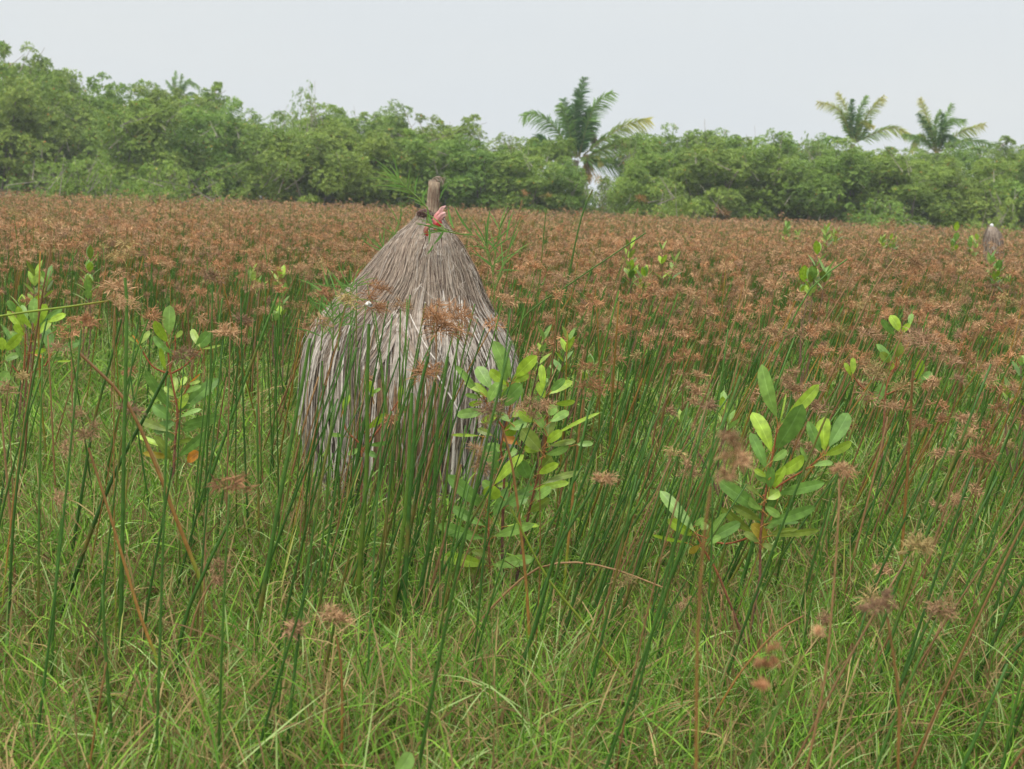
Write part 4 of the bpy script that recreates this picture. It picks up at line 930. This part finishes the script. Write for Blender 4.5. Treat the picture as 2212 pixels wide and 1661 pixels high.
# red cloth
def cloth(mb, path, widths, c0, c1, y, seed=0):
    rg2 = np.random.default_rng(seed)
    pts = smooth_path(np.array([P(a, b, y) for a, b in path]), 14)
    w = np.interp(np.linspace(0, 1, 14), np.linspace(0, 1, len(widths)), widths) * k
    S = 14; an = np.arange(S) * 2 * math.pi / S
    t = unit(np.gradient(pts, axis=0)); a = unit(np.cross(t, [0, 1, .01])); b = np.cross(t, a)
    fl = 1 + .36 * np.sin(an[None] * 4 + 3.0 * np.linspace(0, 1, 14)[:, None] + seed) + rg2.normal(0, .07, (14, S))
    v = pts[:, None] + (a[:, None] * (np.cos(an)[None] * fl)[..., None] + b[:, None] * (np.sin(an)[None] * .6 * fl)[..., None]) * w[:, None, None] * .5
    i, j = np.meshgrid(np.arange(13), np.arange(S), indexing='ij'); j2 = (j + 1) % S
    col = lerp(np.array(c0), np.array(c1), np.linspace(0, 1, 14)[:, None, None]) * np.ones((1, S, 1))
    mb.add(v.reshape(-1, 3), np.stack([i * S + j, i * S + j2, (i + 1) * S + j2, (i + 1) * S + j], -1), col.reshape(-1, 3))
mb = MB(); RED = (.45, .045, .05); PINK = (.66, .42, .38)
cloth(mb, [(940,490),(945,478),(950,470),(957,464),(963,462)], [9,12,12,10,8], RED, PINK, 4.93, 1)
cloth(mb, [(938,478),(945,466),(951,458),(955,450),(963,445)], [8,11,10,8,3], (.55, .16, .15), PINK, 4.97, 2)
cloth(mb, [(945,480),(948,484),(950,490)], [11,12,6], RED, (.40, .03, .03), 4.90, 3)
cloth(mb, [(922,510),(919,500),(922,492),(930,482)], [4,7,8,9], (.42, .10, .08), (.60, .36, .28), 4.88, 4)
cloth(mb, [(922,498),(923,505),(924,510)], [5,5,2], (.42, .05, .05), RED, 4.87, 5)
cloth(mb, [(938,494),(944,499),(949,498)], [3,4,2], (.50, .10, .08), (.5, .2, .16), 4.87, 6)
o = mb.build('cloth_strip', M_CLOTH, root, smooth=True); o['label'] = 'faded red and pink cloth strip tied below the post'
# the far cone by the right edge
fy = 22.0
fp = [(489,2140,2145),(494,2136,2150),(502,2132,2156),(512,2129,2160),(522,2128,2162),(545,2127,2163),(590,2128,2162)]
r2, surf2, rg2 = cone_builder('distant small grey straw cone with a white tip, in the field by the right edge', fy, fp, 700, 700, 9, strip_w=3.2, full=False)
mb = MB(); k2 = fy / F
ring_tube(mb, [P(2142.5, 491, fy), P(2142.5, 488, fy), P(2142, 486, fy), P(2142, 484, fy), P(2142, 483, fy)], np.array([2.5, 3.4, 3.6, 2.6, .4]) * k2, (.75, .75, .73), 10)
o = mb.build('white_tip', M_SHELL, r2, smooth=True)

# ------------------------------------------------------------------ tree line
def horizon(u): return 435 + (u - 1106) * math.tan(ROLL)
def crown_mesh(seed, Hh=5.0, Rw=2.1, nlobe=30, nros=62, leafy=1.0, taper=.5, low=.12):
    rg = np.random.default_rng(seed)
    mb = MB()
    # lobes fill a rounded envelope, lumpy
    z = rg.uniform(low, .92, nlobe) ** .9 * Hh
    env = np.sqrt(np.clip(1 - ((z / Hh - .42) / .62) ** 2, .05, 1)) * Rw
    az = rg.random(nlobe) * 6.283; rr = env * np.sqrt(rg.uniform(.08, 1, nlobe))
    c = np.stack([np.cos(az) * rr, np.sin(az) * rr, z], -1)
    R = rg.uniform(.42, .85, nlobe)
    # a few raised sprays at the top
    ns = 9
    top = np.argsort(-z)[:max(4, nlobe // 3)]
    tj = rg.choice(top, ns)
    cs = c[tj] + np.stack([rg.normal(0, .28, ns), rg.normal(0, .28, ns), R[tj] * rg.uniform(.8, 1.35, ns)], -1)
    c = np.vstack([c, cs]); R = np.concatenate([R, rg.uniform(.16, .42, ns)])
    nr = np.concatenate([np.full(nlobe, nros), np.full(ns, nros // 4)]).astype(int)
    li = np.repeat(np.arange(len(R)), nr); M = len(li)
    v = unit(rg.normal(size=(M, 3)) + np.array([0, 0, .35]))
    rad = R[li] * rg.uniform(.45, 1.08, M) ** .6
    pos = c[li] + v * rad[:, None] * np.array([1, 1, .82])
    axis = unit(v + np.array([0, 0, .9]) + rg.normal(size=(M, 3)) * .35)
    nf = 6
    ref = unit(np.cross(axis, rg.normal(size=(M, 3)))); ref2 = np.cross(axis, ref)
    a = np.arange(nf)[None] * 2 * math.pi / nf + rg.random((M, 1)) * 6 + rg.normal(0, .3, (M, nf))
    el = rg.uniform(.15, 1.0, (M, nf))[..., None]
    d = unit((ref[:, None] * np.cos(a)[..., None] + ref2[:, None] * np.sin(a)[..., None]) * np.cos(el) + axis[:, None] * np.sin(el))
    L = rg.uniform(.085, .15, (M, nf)) ; w = L * rg.uniform(.36, .5, (M, nf))
    sd = unit(np.cross(d, axis[:, None] + .01))
    b = pos[:, None] + d * .012
    m = b + d * (L * .55)[..., None]; tpt = b + d * L[..., None]; tpt[..., 2] -= L * .12
    q = np.stack([b, m + sd * (w * .5)[..., None], tpt, m - sd * (w * .5)[..., None]], 2)
    lobe_t = rg.uniform(0, 1, len(R))[li][:, None, None]
    k = rg.random((M, nf, 1)); rk = rg.random((M, 1, 1))
    col = lerp(np.array([.105, .20, .030]), np.array([.27, .405, .055]), np.clip(.5 * lobe_t + .5 * rk + .25 * (k - .5), 0, 1))
    u = rg.random((M, 1, 1)); col = np.where(u < .12, lerp(np.array([.26, .40, .08]), np.array([.34, .46, .09]), k), col)
    od = rg.random((M, nf, 1)); col = np.where(od < .007, np.array([.50, .26, .04]), col)
    idx = np.arange(M * nf * 4).reshape(-1, 4)
    mb.add(q.reshape(-1, 3), idx, np.repeat(col[:, :, None] * np.ones((1, 1, 1, 1)), 4, 2).reshape(-1, 3))
    tr = MB()
    nb = 7
    for i in range(nb):
        j = rg.integers(0, nlobe); e = c[j]; b0 = np.array([rg.normal(0, .25), rg.normal(0, .25), -.05])
        pth = smooth_path(np.array([b0, lerp(b0, e, .4) + rg.normal(0, .12, 3), lerp(b0, e, .75) + [0, 0, .1], e]), 9)
        tr.tubes(pth[None], np.linspace(.05, .018, 9)[None], np.array([[.24, .20, .16]]), 5)
    for i in range(26):
        e = c[rg.integers(0, len(c))]; b0 = e + np.array([rg.normal(0, .6), rg.normal(0, .6), -rg.uniform(.5, 1.3)])
        tr.tubes(lerp(b0, e + rg.normal(0, .3, 3), np.linspace(0, 1, 4)[:, None])[None], np.linspace(.02, .008, 4)[None], np.array([[.26, .22, .18]]), 4)
    return mb, tr
protos = []
for s in range(9):
    cm, tm = crown_mesh(100 + s, 5.0, [2.1, 2.4, 1.8, 2.2, 2.0, 2.5, 1.7, 2.3, 2.0][s], [42, 48, 36, 44, 38, 52, 34, 46, 40][s], 150)
    protos.append((cm, tm))
sparse = crown_mesh(300, 5.0, 1.5, 12, 30, low=.2)
bushp = [crown_mesh(400 + s, 1.6, 1.5, 16, 60, low=.02) for s in range(3)]
ORD = ['first','second','third','fourth','fifth','sixth','seventh','eighth','ninth','tenth','eleventh','twelfth','thirteenth','fourteenth','fifteenth','sixteenth','seventeenth','eighteenth','nineteenth','twentieth',
 'twenty first','twenty second','twenty third','twenty fourth','twenty fifth','twenty sixth','twenty seventh','twenty eighth','twenty ninth','thirtieth','thirty first','thirty second']
cache = {}
def place_tree(key, proto, loc, sx, sz, rz, label, name='mangrove_tree', cat='tree', group='mangrove trees lining the far edge of the marsh'):
    first = key not in cache
    if first:
        root = thing(name, (0, 0, 0), label, cat, group)
        a = proto[0].build('crown', M_CROWN, root); b = proto[1].build('trunk', M_BARK, root, smooth=True)
        cache[key] = root
    else:
        src = cache[key]; root = src.copy(); C.objects.link(root)
        for ch in list(src.children):
            c2 = ch.copy(); C.objects.link(c2); c2.parent = root
        root['label'] = label
    root.location = loc; root.scale = (sx, sx, sz); root.rotation_euler = (0, 0, rz)
    return root
SKY = [(-140,100),(0,98),(50,140),(85,165),(112,140),(150,185),(175,170),(200,235),(235,232),(270,195),(300,195),(350,192),(430,192),(480,195),(530,225),(560,272),(600,255),(640,215),(680,228),(720,242),(790,222),(850,255),(900,265),(960,272),
       (1000,262),(1050,285),(1100,305),(1180,300),(1240,345),(1262,390),(1290,425),(1330,400),(1365,330),(1400,292),(1450,287),(1520,277),(1570,302),(1640,297),(1700,287),(1760,302),(1830,292),(1900,310),(1960,305),(2050,335),(2100,312),(2170,305),(2240,312),(2350,300)]
su = np.array([q[0] for q in SKY], float); sv = np.array([q[1] for q in SKY], float)
trg = np.random.default_rng(21)
def add_row(us, ybase, rowname, hfac, wfac, ids, drop=0):
    for n_, u in enumerate(us):
        u = float(u)
        if abs(u - 1292) < 34 and wfac > .5: continue
        vt = float(np.interp(u, su, sv)) + drop
        y = ybase + trg.uniform(-2, 2) + (3 if u < 600 else 0)
        z = (horizon(u) - vt) / F * y + EYE
        z *= hfac
        x = P(u, 400, y)[0]
        k = int(trg.integers(0, len(protos)))
        sx = wfac * np.clip(.66 + .09 * z, .75, 1.3)
        if 1190 < u < 1400: sx *= .62
        place_tree(('t', k), protos[k], (x, y, 0), sx, z / (5.2 if u < 230 else 5.45), trg.uniform(0, 6.28), f"{ORD[n_]} mangrove crown from the left in the {rowname} row of the tree line")
add_row([-90, 15, 100, 185, 270, 350, 440, 520, 600, 690, 780, 870, 960, 1050, 1140, 1210, 1372, 1440, 1520, 1610, 1700, 1790, 1880, 1970, 2070, 2160, 2260], 59, 'front', .93, .95, 0, drop=12)
add_row([-40, 55, 112, 178, 290, 390, 485, 560, 645, 730, 810, 905, 1000, 1090, 1175, 1405, 1480, 1550, 1655, 1745, 1840, 1925, 2010, 2110, 2200], 66, 'back', 1.0, .95, 0)
# low growth in front of and between the trees
LOW = [(1290, 428, 62, .8, 'low green shrub closing the gap under the tall palm'), (1262, 405, 64, .75, 'small shrub at the left of the sky gap'), (1330, 418, 63, .8, 'small shrub at the right of the sky gap')]
for i, (u, vt, y, s, lb) in enumerate(LOW):
    z = (horizon(u) - vt) / F * y + EYE
    place_tree(('b', i % 3), bushp[i % 3], (P(u, 400, y)[0], y, 0), s, z / 1.75, trg.uniform(0, 6), lb, 'shrub', 'shrub', 'low shrubs at the foot of the tree line')
pale = [(60, 402, 52), (150, 393, 50), (190, 385, 50), (240, 382, 49), (300, 390, 49), (350, 400, 50), (420, 412, 52), (1480, 430, 54), (1900, 470, 52), (2150, 450, 50)]
for i, (u, vt, y) in enumerate(pale):
    z = max((horizon(u) - vt) / F * y + EYE, 1.5)
    place_tree(('b', i % 3), bushp[i % 3], (P(u, 400, y)[0], y, 0), .85, z / 1.75, trg.uniform(0, 6),
               f"{ORD[i]} low bright green shrub from the left at the foot of the trees", 'shrub', 'shrub', 'low shrubs at the foot of the tree line')
# the thin tall crown rising left of centre and small ones peeping over
for i, (u, vt, y, sx, lb) in enumerate([(645, 148, 62, .62, 'thin see-through mangrove top rising highest left of the cone'), (790, 210, 70, .7, 'rounded darker mangrove top peeping over the row above the cone'), (112, 128, 64, .6, 'narrow mangrove spire near the left edge'), (170, 165, 64, .5, 'slim mangrove spire right of the narrow one at the left'), (1735, 262, 62, .5, 'thin mangrove spray rising just left of the middle palm'), (1110, 272, 62, .55, 'thin mangrove spray left of the tall palm'), (1380, 283, 62, .55, 'thin mangrove spray right of the tall palm')]):
    z = (horizon(u) - vt) / F * y + EYE
    place_tree(('s', 0), sparse, (P(u, 400, y)[0], y, 0), sx, z / (5.2 if u < 230 else 5.45), trg.uniform(0, 6.28), lb)

# ------------------------------------------------------------------ palms
def palm(label, y, centre, fronds, sc_, off, trunk_r=.14, Ll=1.0):
    def W(a, b): return off[0] + a * sc_, off[1] + b * sc_
    c = P(*W(*centre), y)
    root = thing('coconut_palm', (c[0] - .3, y, 0), label, 'palm', 'coconut palms behind the tree line')
    mb = MB(); pts = np.array([[c[0] - .3, y, -.05], [c[0] - .25, y, c[2] * .5], [c[0], y, c[2] - .1]])
    mb.tubes(smooth_path(pts, 22)[None], (np.linspace(trunk_r * 1.4, trunk_r, 22) * (1 + .06 * (np.arange(22) % 2)))[None], np.array([[.20, .17, .13]]), 9)
    mb.build('trunk', M_BARK, root, smooth=True)
    rg = np.random.default_rng(int(y * 10))
    for fr in fronds:
        pts2, kind = fr[:-1], fr[-1]
        dep = rg.uniform(-.6, .6)
        n = len(pts2)
        pts = np.array([P(*W(*q), y + dep * (i / max(n - 1, 1))) for i, q in enumerate(pts2)])
        K = 40; pp = smooth_path(pts, K)
        Ltot = np.linalg.norm(np.diff(pp, axis=0), axis=1).sum()
        base, tipc = {'D': ((.05, .14, .035), (.10, .20, .05)), 'G': ((.14, .28, .06), (.26, .40, .09)), 'Y': ((.20, .34, .06), (.55, .50, .12)), 'O': ((.38, .24, .05), (.42, .26, .06)), 'B': ((.16, .11, .08), (.22, .16, .11))}[kind]
        m2 = MB()
        m2.tubes(pp[None], np.linspace(.045, .010, K)[None], (lerp(np.array([.2, .2, .06]), np.array(tipc), np.linspace(0, 1, K)[:, None]))[None], 4)
        nl = 74
        t = np.linspace(.10, 1, nl); fi = t * (K - 1.001); i0 = fi.astype(int); q = lerp(pp[i0], pp[i0 + 1], (fi - i0)[:, None])
        tan = unit(pp[np.minimum(i0 + 1, K - 1)] - pp[i0]); 
        up = np.array([0, 0, 1.0]); sv_ = unit(np.cross(tan, np.array([0, 1., .25])))
        for sgn in (-1, 1):
            LL = Ll * .95 * np.interp(t, [0, .15, .5, .85, 1], [.45, .8, 1, .7, .4]) * rg.uniform(.8, 1.1, nl) * min(1, Ltot / 3.0)
            d = unit(tan * .95 + sv_ * sgn * rg.uniform(.55, .95, (nl, 1)) + rg.normal(size=(nl, 3)) * np.array([.12, .5, .12]))
            KK = 4; tt = np.linspace(0, 1, KK)
            lp = q[:, None] + d[:, None] * (LL[:, None, None] * tt[None, :, None])
            lp[..., 2] -= LL[:, None] * tt ** 1.7 * (.45 + .25 * abs(0))
            lp[..., 0] += LL[:, None] * tt ** 2 * .10
            sd = unit(np.cross(d, np.array([0, 1., .3])) + rg.normal(size=(nl, 3)) * .5)
            cc = lerp(np.array(base), np.array(tipc), np.clip(t[:, None] ** 2 + rg.normal(0, .12, (nl, 1)), 0, 1)) * rg.uniform(.75, 1.3, (nl, 1))
            m2.strips(lp, (.062 if Ll > .8 else .046) * np.array([.6, 1, .7, .1])[None] * np.ones((nl, 1)), sd, cc)
        o = m2.build('frond', M_PALM, root)
        if kind in 'OB': o['label'] = 'orange dying frond' if kind == 'O' else 'dead brown hanging frond'
    return root
palm('tallest coconut palm, dark green, rising over the gap right of the straw cone', 66, (850, 1060), [
  ((850,1050),(855,600),(930,170),'D'), ((845,1050),(880,650),(860,300),'D'), ((855,1050),(820,600),(880,420),'D'), ((830,1050),(790,700),(700,410),'D'), ((830,1050),(740,640),(660,470),'G'), ((800,1060),(640,760),(520,640),(380,570),(255,590),'G'),
  ((870,1040),(990,620),(1100,430),(1240,335),'G'), ((880,1050),(950,700),(1000,500),'D'), ((860,1050),(960,760),(1060,640),'D'), ((920,1030),(1150,850),(1400,690),(1650,630),'Y'), ((920,1060),(1150,960),(1300,890),(1480,875),'Y'), ((880,1060),(960,1060),(960,1300),'O'),
  ((920,1080),(1060,1050),(1120,1130),'Y'), ((900,1080),(1150,1100),(1400,1140),(1560,1190),'G'), ((800,1060),(600,950),(400,930),(240,990),'G'), ((790,1050),(560,900),(430,830),(330,890),'D'),
  ((840,1060),(820,930),(740,910),'G'), ((975,690),(1010,780),(1060,900),'B')], .195, (1080, 135))
palm('coconut palm with yellow tipped fronds, middle of the three on the right', 72, (1130, 740), [
  ((1130,740),(1080,600),(1020,520),(912,490),'Y'), ((1130,740),(1100,560),(1035,430),'Y'), ((1135,740),(1120,600),(1125,470),'D'), ((1140,740),(1165,570),(1215,450),'G'), ((1145,740),(1230,560),(1325,450),'Y'), ((1130,740),(1090,640),(1060,560),'G'),
  ((1140,740),(1180,620),(1260,640),'Y'), ((1150,740),(1300,670),(1400,650),(1490,700),'Y'), ((1120,740),(1000,715),(890,745),'G'), ((1140,740),(1160,640),(1170,560),'D'), ((1150,740),(1200,680),(1240,600),'G')], .3418, (1456, 54), Ll=.72)
palm('bushy coconut palm nearest the right edge', 70, (1660, 800), [
  ((1660,800),(1610,620),(1555,465),'Y'), ((1665,800),(1650,650),(1680,540),'G'), ((1655,800),(1600,650),(1545,560),'D'), ((1670,800),(1700,640),(1755,500),'G'), ((1675,800),(1730,620),(1840,600),'G'), ((1660,800),(1640,700),(1600,600),'D'),
  ((1680,800),(1790,690),(1960,625),'Y'), ((1680,800),(1850,730),(2040,765),'G'), ((1650,800),(1560,720),(1450,690),'G'), ((1640,760),(1660,800),(1685,860),'O'), ((1670,800),(1690,680),(1700,560),'D'), ((1670,800),(1720,700),(1790,740),'D'), ((1650,800),(1560,700),(1500,800),'Y')], .3418, (1456, 54), Ll=.72)
palm('faint distant coconut palm over the trees on the left', 105, (1130, 480), [
  ((1130,480),(1105,400),(1110,290),'G'), ((1130,480),(1140,380),(1150,310),'G'), ((1130,480),(1180,360),(1260,395),'G'), ((1130,480),(1200,430),(1245,445),'G'), ((1130,480),(1040,430),(975,400),'G'), ((1130,480),(1085,400),(1050,350),'G'), ((1130,480),(1150,400),(1200,340),'G'), ((1130,480),(1110,420),(1090,330),'G')], .3418, (0, 54), Ll=.62)

# ------------------------------------------------------------------ light haze in the air
bpy.context.view_layer.update()
hm = bpy.data.materials.new('haze'); hm.use_nodes = True
t = hm.node_tree
for n in list(t.nodes): t.nodes.remove(n)
ho = t.nodes.new('ShaderNodeOutputMaterial'); pv_ = t.nodes.new('ShaderNodeVolumePrincipled')
pv_.inputs['Color'].default_value = (.92, .95, .98, 1); pv_.inputs['Density'].default_value = .0009
pv_.inputs['Anisotropy'].default_value = .2
t.links.new(pv_.outputs[0], ho.inputs['Volume'])
HAZE = True
if HAZE:
    x0, x1, y0, y1, z0, z1 = -620, 620, -220, 1250, -1.2, 16
    # even box
    v = np.array([[a, b, c] for c in (z0, z1) for b in (y0, y1) for a in (x0, x1)], float)
    f = [[0, 2, 3, 1], [4, 5, 7, 6], [0, 1, 5, 4], [2, 6, 7, 3], [0, 4, 6, 2], [1, 3, 7, 5]]
    me = bpy.data.meshes.new('haze'); me.from_pydata(v.tolist(), [], f); me.materials.append(hm)
    o = bpy.data.objects.new('haze', me); C.objects.link(o); o['kind'] = 'stuff'
for o in bpy.data.objects:
    if 'label' in o and len(o['label'].replace('-', ' ').split()) > 16: print('LONG', o.name, o['label'])
print('individual stalks', n_ind, 'objects', len(bpy.data.objects))
